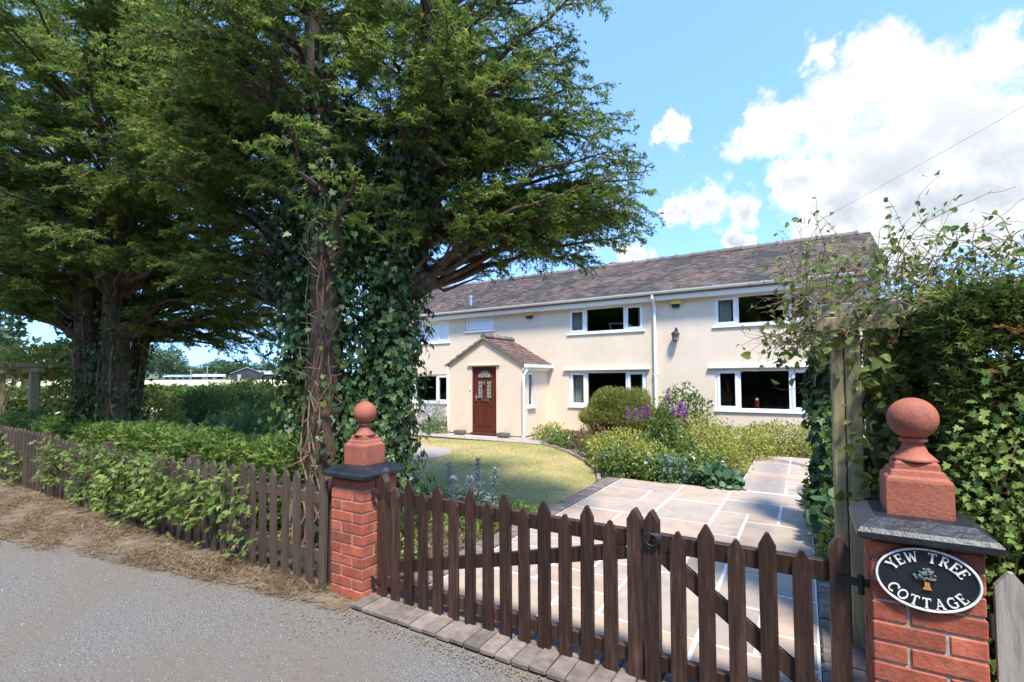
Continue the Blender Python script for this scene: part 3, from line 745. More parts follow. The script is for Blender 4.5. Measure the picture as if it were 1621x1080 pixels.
# roof: deck, tile courses, ridge tiles
roof = build('roof', MB().add([(HX0-.12,HY-.22,EAVE-.02),(HX1+.12,HY-.22,EAVE-.02),(HX1+.12,ry,RZ),(HX0-.12,ry,RZ),(HX1+.12,HY+HD+.22,EAVE-.02),(HX0-.12,HY+HD+.22,EAVE-.02),
                               (HX0-.12,HY-.2,EAVE-.09),(HX1+.12,HY-.2,EAVE-.09),(HX1+.12,ry,RZ-.08),(HX0-.12,ry,RZ-.08),(HX1+.12,HY+HD+.2,EAVE-.09),(HX0-.12,HY+HD+.2,EAVE-.09)],
                              [(0,1,2,3),(3,2,4,5),(6,9,8,7),(9,11,10,8),(0,6,7,1),(1,7,8,2),(2,8,10,4),(4,10,11,5),(0,3,9,6),(3,5,11,9)]), M['ridge'], house)
def tile_courses(name, x0, x1, p0, p1, tw, gauge, parent, mt, along='x'):
    """plain tiles on the slope from p0=(y,z) eaves to p1 ridge"""
    dy, dz = p1[0]-p0[0], p1[1]-p0[1]; Ls = math.hypot(dy, dz); sy, sz = dy/Ls, dz/Ls; ny, nz_ = -sz, sy
    if ny*0+nz_ < 0: ny, nz_ = -ny, -nz_
    rows = int(Ls/gauge); cols = int((x1-x0)/tw)+1
    V = []; T = []
    for r_ in range(rows+1):
        off = (r_ % 2)*tw/2
        for c_ in range(-1, cols):
            a = max(x0, x0+c_*tw+off+.002); b = min(x1, x0+(c_+1)*tw+off-.002)
            if b-a < .02: continue
            s0 = r_*gauge-.01+rng.uniform(-.006, .006); s1 = min(s0+gauge*1.5, Ls)
            l0 = .028+rng.uniform(-.004, .007); l1 = .010; tl = rng.uniform(-.004, .004)
            for (xx, s_, l_) in ((a,s0,l0+tl),(b,s0,l0-tl),(b,s1,l1),(a,s1,l1),(a,s0,l0-.016+tl),(b,s0,l0-.016-tl)):
                V.append((xx, p0[0]+sy*s_+ny*l_, p0[1]+sz*s_+nz_*l_))
            T += [rng.random()]*6
    V = np.array(V); n_ = len(V)//6; o = (np.arange(n_)*6)[:,None]
    F = np.concatenate([o+np.array([[0,1,2,3]]), o+np.array([[4,5,1,0]])])
    return np_mesh(name, V, F, np.array(T), mt, parent, kind='stuff')
tile_courses('tile_courses', HX0-.14, HX1+.14, (HY-.24, EAVE-.025), (ry, RZ), .165, .1, roof, M['roof'])
nr = int((HX1-HX0+.28)/.44); rt = None
for i in range(nr):
    x_ = HX0-.12+(i+.5)*.44
    if rt is None:
        pts = [(.13*math.cos(q), .115*math.sin(q)) for q in np.linspace(0, math.pi, 9)]
        prof = [(c_, s_) for c_, s_ in pts]; mbr = MB(); vs = []
        for e, k in ((-.222, 1.0), (.17, 1.0), (.172, 1.16), (.222, 1.16)):
            vs += [(e, c_*k, s_*k) for c_, s_ in prof]
        mbr.add(vs, [(9*j+k, 9*j+k+1, 9*j+10+k, 9*j+9+k) for j in range(3) for k in range(8)]+[tuple(range(9)), tuple(range(27, 36))])
        rt = build('ridge_tile', mbr, M['ridge'], roof, origin=(0,0,0)); rt.location = Vector((x_, ry, RZ-.03))-WORLD[roof]; WORLD[rt] = Vector((x_, ry, RZ-.03))
    else: dup(rt, (x_, ry, RZ-.03+rnd.uniform(-.006,.006)), roof, (rnd.uniform(-.02,.02), rnd.uniform(-.01,.01), rnd.uniform(-.015,.015)))
mbc = MB().lathe([(.13,5.0),(.12,5.28),(.15,5.30),(.15,5.36),(.11,5.37)], (-5.35, 15.35, 0), 14)
build('chimney_pot', mbc, M['terracotta'], roof, smooth=False)
build('chimney', MB().box(-13.5, -12.95, 14.5, 15.1, 4.5, 5.75, .01).box(-13.54, -12.91, 14.46, 15.14, 5.75, 5.85, .01), M['brick'], roof)
build('flue_pipe', MB().tube([(-8.95, 12.25, 3.75), (-8.95, 12.25, 4.12)], .045, 10).tube([(-8.95, 12.25, 4.08), (-8.95, 12.25, 4.16)], .065, 10), M['steel'], roof)
# gutter (half-round trough), fascia, downpipes
def gutter(x0, x1, y, z, r):
    q = [(y-r*math.cos(t), z-r*math.sin(t)) for t in np.linspace(0, math.pi, 9)]+[(y+(r-.008)*math.cos(t), z-(r-.008)*math.sin(t)) for t in np.linspace(0, math.pi, 9)]
    return MB().prism(q, 0, x0, x1)
build('fascia', MB().box(HX0-.1, HX1+.1, HY-.17, HY-.005, EAVE-.20, EAVE-.06, .004), M['fascia'], house)
build('gutter', gutter(HX0-.12, HX1+.12, HY-.255, EAVE+.0, .06), M['fascia'], house)
def downpipe(x_, ytop, ztop, ywall, r=.036):
    return MB().tube([(x_, ytop, ztop), (x_, ytop, ztop-.10), (x_, ywall, ztop-.28), (x_, ywall, .12), (x_, ywall-.06, .04)], r, 10).box(x_-.05, x_+.05, ywall-.02, ywall+.05, 1.6, 1.64).box(x_-.05, x_+.05, ywall-.02, ywall+.05, .55, .59)
build('downpipe', downpipe(-3.13, HY-.25, EAVE-.05, HY-.055), M['fascia'], house)
# porch
PZ, PK = 1.93, 2.60
pcx = (PX0+PX1)/2
dx0, dx1, dz1 = -7.72, -6.93, 1.86
mb = MB()
mb.add([(PX0,PY,.06),(dx0,PY,.06),(dx0,PY,dz1),(dx1,PY,dz1),(dx1,PY,.06),(PX1,PY,.06),(PX1,PY,PZ),(pcx,PY,PK),(PX0,PY,PZ)], [(0,1,2,8),(4,5,6,3),(2,3,6,7,8)])
mb.add([(dx0,PY,.06),(dx0,PY,dz1),(dx1,PY,dz1),(dx1,PY,.06),(dx0,PY+.1,.06),(dx0,PY+.1,dz1),(dx1,PY+.1,dz1),(dx1,PY+.1,.06)], [(0,1,5,4),(1,2,6,5),(2,3,7,6)])
sy0, sy1, sz0, sz1 = 10.86, 11.17, .80, 1.68
for (a, b, c_, d_) in ((PY, sy0, .06, PZ), (sy1, HY, .06, PZ), (sy0, sy1, .06, sz0), (sy0, sy1, sz1, PZ)):
    mb.add([(PX1,a,c_),(PX1,b,c_),(PX1,b,d_),(PX1,a,d_)], [(0,1,2,3)])
mb.add([(PX0,PY,.06),(PX0,HY,.06),(PX0,HY,PZ),(PX0,PY,PZ)], [(0,1,2,3)])
build('porch_wall', mb, M['wall'], house)
pw = MB().box(PX1-.07, PX1-.005, sy0, sy1, sz0, sz0+.05).box(PX1-.07, PX1-.005, sy0, sy1, sz1-.05, sz1).box(PX1-.07, PX1-.006, sy0, sy0+.05, sz0+.05, sz1-.05).box(PX1-.07, PX1-.006, sy1-.05, sy1, sz0+.05, sz1-.05)
pw = build('porch_window', pw, M['upvc'], house)
build('pane', MB().box(PX1-.045, PX1-.04, sy0+.045, sy1-.045, sz0+.045, sz1-.045), M['glass'], pw)
build('sill', MB().box(PX1-.05, PX1+.06, sy0-.05, sy1+.05, sz0-.05, sz0+.002, .006), M['upvc'], pw)
build('porch_lintel', MB().box(dx0-.12, dx1+.12, PY-.05, PY+.004, dz1+.02, dz1+.06, .006), M['wall'], house)
# porch roof: two slopes along y
ov = .10
proof = build('porch_roof', MB().prism([(PX0-ov, PZ-.06), (pcx, PK-.0), (PX1+ov, PZ-.06), (PX1+ov, PZ-.02), (pcx, PK+.05), (PX0-ov, PZ-.02)], 1, PY-.07, HY-.01), M['ridge'], house)
sl = math.hypot(PX1+ov-pcx, PK+.05-(PZ-.02)); th = math.atan2(PK+.05-(PZ-.02), PX1+ov-pcx)
tile = None
for side in (1, -1):
    for r_ in range(12):
        for c_ in range(9):
            s_ = r_*.115; off = (.5 if r_ % 2 else 0)*.165
            yy = PY-.06+c_*.165+off
            if yy > HY-.08: continue
            d_ = sl-s_-.06
            loc = (pcx+side*d_*math.cos(th)*1.0, yy+.08, PK+.05-d_*math.sin(th)+.014)
            rot = (0, side*(th-.10), 0)
            if tile is None:
                tile = build('tile', MB().box(-.085, .085, -.0805, .0805, -.007, .007, .003), mat('porch_tile_clay', [(.3,(.085,.052,.042)),(.7,(.17,.105,.082))], .9, 5, obj_rand=.35), proof, origin=(0,0,0))
                tile.location = Vector(loc)-WORLD[proof]; tile.rotation_euler = rot
            else: dup(tile, loc, proof, (rnd.uniform(-.02,.02), rot[1]+rnd.uniform(-.02,.02), rnd.uniform(-.02,.02)))
for i in range(4):
    o = dup(rt, (pcx, PY+.14+i*.36, PK+.045), proof, (0, 0, R(90)), (.82, .8, .8)); o.name = 'ridge_tile'
build('porch_gutter', MB().prism([(PX1+ov-.02, PZ-.12), (PX1+ov+.09, PZ-.12), (PX1+ov+.10, PZ-.03), (PX1+ov-.02, PZ-.03)], 1, PY-.08, HY-.02).box(PX1+.005, PX1+.075, PY-.03, HY-.02, PZ-.2, PZ-.125), M['fascia'], house)
build('porch_downpipe', MB().tube([(PX1+.13, PY-.03, PZ-.1), (PX1+.13, PY-.03, PZ-.2), (PX1+.055, PY-.06, PZ-.34), (PX1+.055, PY-.06, .1), (PX1+.08, PY-.12, .03)], .036, 10), M['fascia'], house)
build('porch_downpipe', MB().tube([(PX0-.05, PY-.04, PZ-.05), (PX0-.03, PY-.05, PZ-.2), (PX0-.0, PY-.05, PZ-.32), (PX0, PY-.05, .03)], .030, 10), M['fascia'], house)
# door: leaf with raised panels, fanlight, leaded strips
door = build('door', MB().box(dx0+.05, dx1-.05, PY+.05, PY+.095, .09, dz1-.05, .004), M['door'], house)
build('door_frame', MB().box(dx0, dx0+.05, PY+.02, PY+.1, .06, dz1, .004).box(dx1-.05, dx1, PY+.02, PY+.1, .06, dz1, .004).box(dx0+.05, dx1-.05, PY+.02, PY+.1, dz1-.05, dz1, .004), M['door'], door)
build('threshold', MB().box(dx0-.02, dx1+.02, PY-.05, PY+.1, .045, .09, .006), M['door'], door)
dcx = (dx0+dx1)/2
def panel(x0, x1, z0, z1):
    b = MB(); t = .018
    b.box(x0, x1, PY+.038, PY+.05, z0, z0+t, .003); b.box(x0, x1, PY+.038, PY+.05, z1-t, z1, .003)
    b.box(x0, x0+t, PY+.038, PY+.05, z0+t, z1-t, .003); b.box(x1-t, x1, PY+.038, PY+.05, z0+t, z1-t, .003)
    b.box(x0+.035, x1-.035, PY+.040, PY+.05, z0+.035, z1-.035, .005); return b
build('panel', panel(dcx-.24, dcx-.03, .24, .84), M['door'], door)
build('panel', panel(dcx+.03, dcx+.24, .24, .84), M['door'], door)
for s_ in (-1, 1):
    g = build('leaded_light', MB().box(dcx+s_*.14-.065, dcx+s_*.14+.065, PY+.042, PY+.052, 1.02, 1.48), M['leaded'], door)
    fr_ = MB()
    for k in range(1, 5): fr_.box(dcx+s_*.14-.065, dcx+s_*.14+.065, PY+.038, PY+.043, 1.02+k*.092-.004, 1.02+k*.092+.004)
    fr_.box(dcx+s_*.14-.004, dcx+s_*.14+.004, PY+.037, PY+.042, 1.02, 1.48)
    build('came', fr_, M['lead'], door)
    bd = MB(); x_ = dcx+s_*.14
    bd.box(x_-.085, x_-.065, PY+.034, PY+.052, 1.0, 1.5).box(x_+.065, x_+.085, PY+.034, PY+.052, 1.0, 1.5).box(x_-.065, x_+.065, PY+.034, PY+.052, 1.0, 1.02).box(x_-.065, x_+.065, PY+.034, PY+.052, 1.48, 1.5)
    build('glazing_bead', bd, M['door'], door)
arc = [(dcx+.225*math.cos(q), 1.56+.20*math.sin(q)) for q in np.linspace(0, math.pi, 15)]
build('fanlight', MB().prism(arc, 1, PY+.042, PY+.052), M['leaded'], door)
fb = MB(); 
for (a, b) in zip(arc[:-1], arc[1:]): fb.tube([(a[0], PY+.043, a[1]), (b[0], PY+.043, b[1])], .012, 5)
fb.tube([(arc[0][0], PY+.043, 1.56), (arc[-1][0], PY+.043, 1.56)], .012, 5)
build('fanlight_bead', fb, M['door'], door)
fb = MB()
for q in (45, 90, 135): fb.tube([(dcx, PY+.04, 1.565), (dcx+.21*math.cos(R(q)), PY+.04, 1.565+.19*math.sin(R(q)))], .005, 4)
build('came', fb, M['lead'], door)
build('letter_plate', MB().box(dcx-.13, dcx+.13, PY+.028, PY+.049, .92, .985, .006).box(dcx-.10, dcx+.10, PY+.022, PY+.029, .935, .97, .003), M['brass'], door)
build('door_knocker', MB().lathe([(.004,0),(.022,.01),(.03,.05),(.02,.09),(.008,.10)], (dcx-.01, PY+.03, 1.36), 10), M['brass'], door)
build('door_handle', MB().tube([(dx0+.11, PY+.05, 1.03), (dx0+.11, PY+.0, 1.03), (dx0+.21, PY-.0, 1.03)], .011, 8).box(dx0+.09, dx0+.13, PY+.04, PY+.05, .93, 1.1, .004), M['steel'], door)
build('doorbell', MB().box(dx0-.075, dx0-.03, PY-.02, PY-.001, 1.22, 1.31, .006), M['upvc'], house)
for i, (x_, nm) in enumerate(((-8.02, 'left'), (-6.62, 'right'))):
    t = empty('stone_trough', (x_, PY-.14, .03), ('small dark stone trough at the porch foot, on the letterbox handle side of the door' if i == 0 else 'small dark stone trough at the porch foot, beside the porch downpipe'), 'planter', 'troughs beside the porch door')
    b = MB(); x0, x1, y0, y1 = x_-.15, x_+.15, PY-.24, PY-.06
    b.box(x0, x1, y0, y0+.035, .06, .14, .006).box(x0, x1, y1-.035, y1, .06, .14, .006).box(x0, x0+.035, y0+.035, y1-.035, .06, .14, .0).box(x1-.035, x1, y0+.035, y1-.035, .06, .14, .0).box(x0+.01, x1-.01, y0+.01, y1-.01, .055, .075)
    build('basin', b, M['plinth'], t)
    build('foot', MB().box(x0+.03, x0+.08, y0+.02, y1-.02, .036, .055), M['plinth'], t); build('foot', MB().box(x1-.08, x1-.03, y0+.02, y1-.02, .036, .055), M['plinth'], t)
# alarm boxes and wall lantern
for (x_, z_, lb) in ((-6.68, 3.27, 'yellow alarm bell box under the eaves above the porch roof'), (-2.62, 3.25, 'yellow alarm bell box under the eaves above the wall lantern')):
    t = empty('alarm_box', (x_, HY, z_), lb, 'alarm box', 'alarm boxes on the house wall')
    build('cover', MB().prism([(x_-.11, z_+.06), (x_+.11, z_+.06), (x_+.12, z_+.2), (x_+.10, z_+.235), (x_-.10, z_+.235), (x_-.12, z_+.2)], 1, HY-.085, HY-.001), M['yellow'], t)
    build('strobe', MB().prism([(x_-.08, z_-.02), (x_+.08, z_-.02), (x_+.09, z_+.06), (x_-.09, z_+.06)], 1, HY-.075, HY-.001), M['black_iron'], t)
t = empty('wall_lantern', (-2.62, HY, 2.40), 'small black coach lantern on the cream wall beside the downpipe', 'lantern')
lx, ly = -2.62, HY-.13
build('bracket', MB().box(lx-.03, lx+.03, HY-.015, HY-.001, 2.5, 2.72, .004).tube([(lx, HY-.01, 2.66), (lx, HY-.07, 2.74), (lx, ly, 2.72), (lx, ly, 2.66)], .009, 6), M['black_iron'], t)
build('lantern_roof', MB().lathe([(.105, 2.575), (.10, 2.59), (.04, 2.645), (.015, 2.67)], (lx, ly, 0), 8), M['black_iron'], t)
build('lantern_glass', MB().lathe([(.055, 2.42), (.085, 2.575)], (lx, ly, 0), 6), M['leaded'], t)
cg = MB()
for k in range(6):
    q = math.pi*k/3; cg.tube([(lx+.058*math.cos(q), ly+.058*math.sin(q), 2.42), (lx+.088*math.cos(q), ly+.088*math.sin(q), 2.575)], .007, 4)
cg.lathe([(.02, 2.39), (.062, 2.405), (.062, 2.42)], (lx, ly, 0), 8)
build('cage', cg, M['black_iron'], t)
# things seen in the rooms
t = empty('desk_lamp', (-4.35, HY+.42, 2.6), 'white jointed desk lamp inside the upper window above the topiary bush', 'lamp')
build('base', MB().lathe([(.09, 2.62), (.09, 2.64), (.02, 2.66)], (-4.35, HY+.42, 0), 14), M['upvc'], t)
build('arm', MB().tube([(-4.35, HY+.42, 2.65), (-4.46, HY+.40, 3.0)], .012, 6).tube([(-4.46, HY+.40, 3.0), (-3.98, HY+.36, 2.96)], .012, 6), M['upvc'], t)
build('shade', MB().tube([(-3.98, HY+.36, 2.97), (-3.78, HY+.34, 2.80)], [.03, .06], 10), M['upvc'], t)
build('desk', MB().box(-4.8, -3.6, HY+.2, HY+.8, 2.59, 2.615), M['room'], house)
t = empty('red_candle', (-.93, HY+.2, .82), 'small dark red candle with pale top inside the lower right window', 'candle')
build('body', MB().lathe([(.045, .82), (.045, 1.0), (.04, 1.01)], (-.93, HY+.22, 0), 12), mat('red_wax', [(.25,.02,.025)], .4, 5), t)
build('cap', MB().lathe([(.035, 1.01), (.035, 1.05), (.01, 1.055)], (-.93, HY+.22, 0), 12), M['upvc'], t)
build('window_shelf', MB().box(-1.7, .2, HY+.13, HY+.33, .795, .818), M['room'], house)
# overhead cable
w = MB(); A = Vector((-.75, 14.9, 5.1)); B = Vector((7.3, 4.2, 6.35))
w.tube([A+(B-A)*t_+Vector((0,0,-.35*4*t_*(1-t_)*.3)) for t_ in np.linspace(0, 1, 24)], .0024, 5)
build('overhead_cable', w, M['black_iron'], label='thin black cable running up from the roof ridge across the sky', cat='cable')

# ------------------------------------------------------------------ gate piers
brick_src = None
def pier(x0, y0, z0, courses, label):
    """1.5-brick square pier: pinwheel of four bricks per course round a mortar core"""
    global brick_src
    W = .325; t = empty('gate_pier', (x0+W/2, y0+W/2, z0), label, 'gate pier', 'brick gate piers')
    build('mortar_core', MB().box(x0+.007, x0+W-.007, y0+.007, y0+W-.007, z0, z0+courses*.075), M['mortar'], t)
    for c_ in range(courses):
        z = z0+c_*.075+.005
        a, b = .1065, .0515
        lay = [(a, b, 0), (W-b, a, 90), (W-a, W-b, 0), (b, W-a, 90)] if c_ % 2 else [(W-a, b, 0), (W-b, W-a, 90), (a, W-b, 0), (b, a, 90)]
        for (u, v, r_) in lay:
            loc = (x0+u+rnd.uniform(-.0015,.0015), y0+v+rnd.uniform(-.0015,.0015), z)
            rot = (rnd.uniform(-.006,.006), rnd.uniform(-.006,.006), R(r_+(180 if rnd.random() < .5 else 0))+rnd.uniform(-.008,.008))
            if brick_src is None:
                brick_src = build('brick', MB().box(-.1055, .1055, -.051, .051, 0, .0655, .004), M['brick'], t, origin=(0,0,0))
                brick_src.location = Vector(loc)-WORLD[t]; brick_src.rotation_euler = rot
            else: dup(brick_src, loc, t, rot)
    zc = z0+courses*.075+.002; cx, cy = x0+W/2, y0+W/2
    def frust(levels):
        b = MB(); vs = []
        for (h, z) in levels: vs += [(cx-h, cy-h, z), (cx+h, cy-h, z), (cx+h, cy+h, z), (cx-h, cy+h, z)]
        k = len(levels); return b.add(vs, [(4*i+e, 4*i+(e+1) % 4, 4*i+4+(e+1) % 4, 4*i+4+e) for i in range(k-1) for e in range(4)]+[(3,2,1,0), (4*k-4, 4*k-3, 4*k-2, 4*k-1)])
    h = W/2
    build('coping', frust([(h-.01, zc), (h+.025, zc+.004), (h+.042, zc+.014), (h+.042, zc+.034), (h+.03, zc+.05), (h-.02, zc+.082), (h-.06, zc+.088)]), M['slate'], t)
    zb = zc+.086
    build('finial_base', frust([(.100, zb), (.100, zb+.13), (.097, zb+.14), (.086, zb+.15), (.080, zb+.168), (.070, zb+.174), (.068, zb+.195), (.060, zb+.205)]), M['terracotta'], t)
    prof = [(.078, zb+.204), (.066, zb+.215), (.047, zb+.235), (.036, zb+.26), (.033, zb+.272), (.045, zb+.276), (.047, zb+.286), (.036, zb+.292)]
    build('finial_neck', MB().lathe(prof, (cx, cy, 0), 32), M['terracotta'], t, smooth=True)
    rb = .082; zc2 = zb+.288+rb*.96
    pr = [(max(.004, rb*math.sin(q)), zc2-rb*math.cos(q)) for q in np.linspace(.12, math.pi-.02, 24)]
    build('finial_ball', MB().lathe(pr, (cx, cy, 0), 40), M['terracotta'], t, smooth=True)
    return t
pier(-2.925, 2.3, 0.0, 11, 'red brick gate pier with ball finial between the brown picket fence and gate')
pier(.20, 2.3, 0.0, 12, 'red brick gate pier with ball finial that carries the oval name plaque')

# oval name plaque
PCX, PCZ, PAX, PAZ, PYS = .362, .785, .150, .113, 2.296
sign = empty('name_plaque', (PCX, PYS, PCZ-PAZ), 'oval black plaque reading YEW TREE COTTAGE with small tree, on brick pier', 'plaque')
def oval(a, b, n=56): return [(PCX+a*math.cos(2*math.pi*k/n), PCZ+b*math.sin(2*math.pi*k/n)) for k in range(n)]
build('plate', MB().prism(oval(PAX, PAZ), 1, PYS-.010, PYS), mat('plaque_black', [(.3,(.008,.010,.014)),(.75,(.02,.024,.032))], .35, 12, bump_scale=30, bump_str=.3), sign)
n_ = 56; b = MB(); o1, i1 = oval(PAX, PAZ, n_), oval(PAX-.0085, PAZ-.0085, n_)
vs = [(p[0], PYS-.0101, p[1]) for p in o1]+[(p[0], PYS-.0101, p[1]) for p in i1]+[(p[0], PYS-.015, p[1]) for p in oval(PAX-.002, PAZ-.002, n_)]+[(p[0], PYS-.015, p[1]) for p in oval(PAX-.0065, PAZ-.0065, n_)]
b.add(vs, [f for k in range(n_) for f in ((k, (k+1) % n_, 2*n_+(k+1) % n_, 2*n_+k), (2*n_+k, 2*n_+(k+1) % n_, 3*n_+(k+1) % n_, 3*n_+k), (3*n_+k, 3*n_+(k+1) % n_, n_+(k+1) % n_, n_+k))])
M['plaque_white'] = mat('plaque_white_paint', [(.28,(.33,.31,.28)),(.42,(.74,.74,.71)),(.7,(.80,.80,.78))], .5, 60, 4, bump_str=.1)
build('rim', b, M['plaque_white'], sign)
TK, TN = .17, .085        # thick and thin strokes of the serif letters
def arcpts(cx, cy, rx, ry_, a0, a1, n=12): return [(cx+rx*math.cos(R(a0+(a1-a0)*k/n)), cy+ry_*math.sin(R(a0+(a1-a0)*k/n))) for k in range(n+1)]
def S(*p): return list(p)
GL = {
 'Y': (.80, [(S((.1,1),(.42,.5)),TK), (S((.74,1),(.42,.5)),TN), (S((.42,.5),(.42,0)),TK), (S((0,.98),(.24,.98)),.06), (S((.62,.98),(.84,.98)),.06), (S((.27,.02),(.57,.02)),.06)]),
 'E': (.64, [(S((.15,0),(.15,1)),TK), (S((.03,.97),(.6,.97)),.08), (S((.03,.03),(.62,.03)),.08), (S((.15,.52),(.44,.52)),.08), (S((.59,1),(.59,.8)),.06), (S((.61,0),(.61,.22)),.06), (S((.44,.62),(.44,.42)),.06)]),
 'W': (1.05, [(S((.08,1),(.3,0)),TK), (S((.3,0),(.52,.9)),TN), (S((.5,.9),(.74,0)),TK), (S((.74,0),(.96,1)),TN), (S((0,.98),(.22,.98)),.06), (S((.86,.98),(1.06,.98)),.06)]),
 'T': (.72, [(S((.36,0),(.36,1)),TK), (S((.02,.96),(.70,.96)),.08), (S((.04,1),(.04,.78)),.06), (S((.68,1),(.68,.78)),.06), (S((.2,.03),(.52,.03)),.06)]),
 'R': (.74, [(S((.15,0),(.15,1)),TK), (S((.03,.97),(.36,.97))+arcpts(.36,.74,.2,.23,90,-90)+S((.15,.51)),.09), (S((.34,.5),(.68,.03)),TK), (S((.02,.03),(.3,.03)),.06), (S((.58,.03),(.76,.03)),.06)]),
 'C': (.80, [(arcpts(.42,.5,.36,.47,48,312,18),.13), (S((.68,.98),(.68,.70)),.06)]),
 'O': (.84, [(arcpts(.42,.5,.36,.47,0,360,24),.13)]),
 'A': (.82, [(S((.12,.03),(.42,1)),TN), (S((.42,1),(.70,.03)),TK), (S((.22,.34),(.6,.34)),.07), (S((0,.03),(.24,.03)),.06), (S((.56,.03),(.84,.03)),.06)]),
 'G': (.86, [(arcpts(.42,.5,.36,.47,48,330,18),.13), (S((.72,.46),(.72,.1)),.14), (S((.54,.46),(.84,.46)),.06), (S((.68,.98),(.68,.72)),.06)]),
}
def lettering(text, a, b, a0, a1, h, lower):
    """letters set along an ellipse; upper text reads clockwise, lower text counter-clockwise"""
    adv = [GL[ch][0]+.16 if ch != ' ' else .45 for ch in text]; tot = sum(adv); s_ = 0
    for ch, ad in zip(text, adv):
        f = (s_+ad/2)/tot; s_ += ad
        q = R(a0+(a1-a0)*f)
        ex, ez = PCX+a*math.cos(q), PCZ+b*math.sin(q)
        tx, tz = -a*math.sin(q), b*math.cos(q); k = math.hypot(tx, tz); tx, tz = tx/k, tz/k
        if not lower: tx, tz = -tx, -tz
        nx_, nz_ = -tz, tx
        if ch == ' ': continue
        wd = GL[ch][0]; g = MB(); lv = 0
        for pts, wdt in GL[ch][1]:
            lv += 1; yo = PYS-.0135-lv*.00025
            for p, p2 in zip(pts[:-1], pts[1:]):
                d = Vector((p2[0]-p[0], p2[1]-p[1])); d = d.normalized() if d.length else Vector((1,0)); e = Vector((-d.y, d.x))*wdt/2
                quad = [(p[0]+e.x, p[1]+e.y), (p2[0]+e.x, p2[1]+e.y), (p2[0]-e.x, p2[1]-e.y), (p[0]-e.x, p[1]-e.y)]
                W_ = [(ex+h*((u-wd/2)*tx+(v-.5)*nx_), ez+h*((u-wd/2)*tz+(v-.5)*nz_)) for u, v in quad]
                g.prism(W_, 1, yo, PYS-.0099); lv += .15; yo = PYS-.0135-lv*.00025
        build('letter', g, M['plaque_white'], sign)
lettering('YEW TREE', PAX-.036, PAZ-.032, 160, 22, .035, False)
lettering('COTTAGE', PAX-.036, PAZ-.030, 203, 333, .035, True)
tv, tf_ = [], []
ico = MB(); 
for k in range(46):
    q = rnd.uniform(0, 6.28); rr = math.sqrt(rnd.random()); x_ = PCX-.005+.031*rr*math.cos(q); z_ = PCZ+.016+.024*rr*math.sin(q)
    rad = rnd.uniform(.005, .008); ico.lathe([(rad*.2, -rad*.8), (rad*.8, -rad*.4), (rad, 0), (rad*.8, rad*.4), (rad*.2, rad*.8)], (x_, PYS-.012-.006*(1-rr), z_), 7)
build('tree_relief', ico, mat('plaque_tree_green', [(.3,(.03,.05,.05)),(.7,(.13,.17,.16))], .5, 70), sign)
build('trunk_relief', MB().prism([(PCX-.013, PCZ-.034), (PCX+.013, PCZ-.034), (PCX+.008, PCZ-.022), (PCX+.006, PCZ-.006), (PCX-.007, PCZ-.006), (PCX-.008, PCZ-.022)], 1, PYS-.0165, PYS-.0099), mat('plaque_trunk_orange', [(.5,.21,.05)], .5, 20), sign)

# ------------------------------------------------------------------ picket gate (two leaves)
def picket(x, y0, y1, z0, z1, w, point=.05, lean=0.0):
    h = w/2; b = MB()
    pr = [(x-h, z0), (x+h, z0), (x+h+lean, z1-point), (x+.006+lean, z1), (x-.006+lean, z1), (x-h+lean, z1-point)]
    return b.prism(pr, 1, y0, y1)
GY = 2.42
def leaf(x0, x1, n, start_high, label):
    t = empty('gate_leaf', ((x0+x1)/2, GY, .03), label, 'gate', 'picket gate leaves')
    for nm, a in (('stile', x0+.036), ('stile', x1-.036)):
        build(nm, picket(a, GY-.03, GY+.03, .012, .862, .070, .05), M['gatewood'], t)
    for z0, z1 in ((.67, .755), (.095, .17)):
        build('rail', MB().box(x0+.071, x1-.071, GY-.008, GY+.03, z0, z1, .004), M['gatewood'], t)
    sp = (x1-x0-.072)/(n+1)
    for i in range(n):
        hi = (i % 2 == 0) == start_high
        xx = x0+.036+(i+1)*sp+rnd.uniform(-.004, .004)
        build('picket', picket(xx, GY-.032, GY-.0085, .012+rnd.uniform(-.008,.01), (.842 if hi else .785)+rnd.uniform(-.006,.006), .070+rnd.uniform(-.003,.003), .055, rnd.uniform(-.004,.004)), M['gatewood'], t)
    return t
gl = leaf(-2.555, -.712, 13, False, 'wide dark brown picket gate leaf hinged to the pier by the fence')
gr = leaf(-.700, .140, 5, False, 'narrow dark brown picket gate leaf with ring latch and diagonal brace')
def brace(t, a, b, w=.075):
    d = Vector((b[0]-a[0], b[1]-a[1])).normalized(); e = Vector((-d.y, d.x))*w/2
    build('brace', MB().prism([(a[0]+e.x, a[1]+e.y), (a[0]-e.x, a[1]-e.y), (b[0]-e.x, b[1]-e.y), (b[0]+e.x, b[1]+e.y)], 1, GY-.006, GY+.026), M['gatewood'], t)
brace(gl, (-2.45, .235), (-.80, .64)); brace(gr, (-.625, .66), (.06, .17))
for (t, xh, sx) in ((gl, -2.56, -1), (gr, .145, 1)):
    for z in ((.70, .13) if sx > 0 else (.72, .13)):
        build('hinge', MB().box(min(xh-.05*sx, xh+.06*sx), max(xh-.05*sx, xh+.06*sx), GY-.036, GY-.0305, z-.016, z+.016).tube([(xh+.03*sx, GY-.035, z-.045), (xh+.03*sx, GY-.035, z+.03)], .011, 8), M['black_iron'], t)
lat = MB(); q = [(-.655+.031*math.cos(a), GY-.052-.006*math.sin(a), .735+.031*math.sin(a)) for a in np.linspace(0, 2*math.pi, 25)]
lat.tube(q, .0055, 7, False)
build('latch_ring', lat, M['black_iron'], gr, smooth=True)
build('latch_plate', MB().lathe([(.028, -.005), (.028, .004), (.018, .010), (.006, .014)], (0, 0, 0), 16), M['black_iron'], gr)
lp = [o for o in gr.children if o.name.startswith('latch_plate')][0]
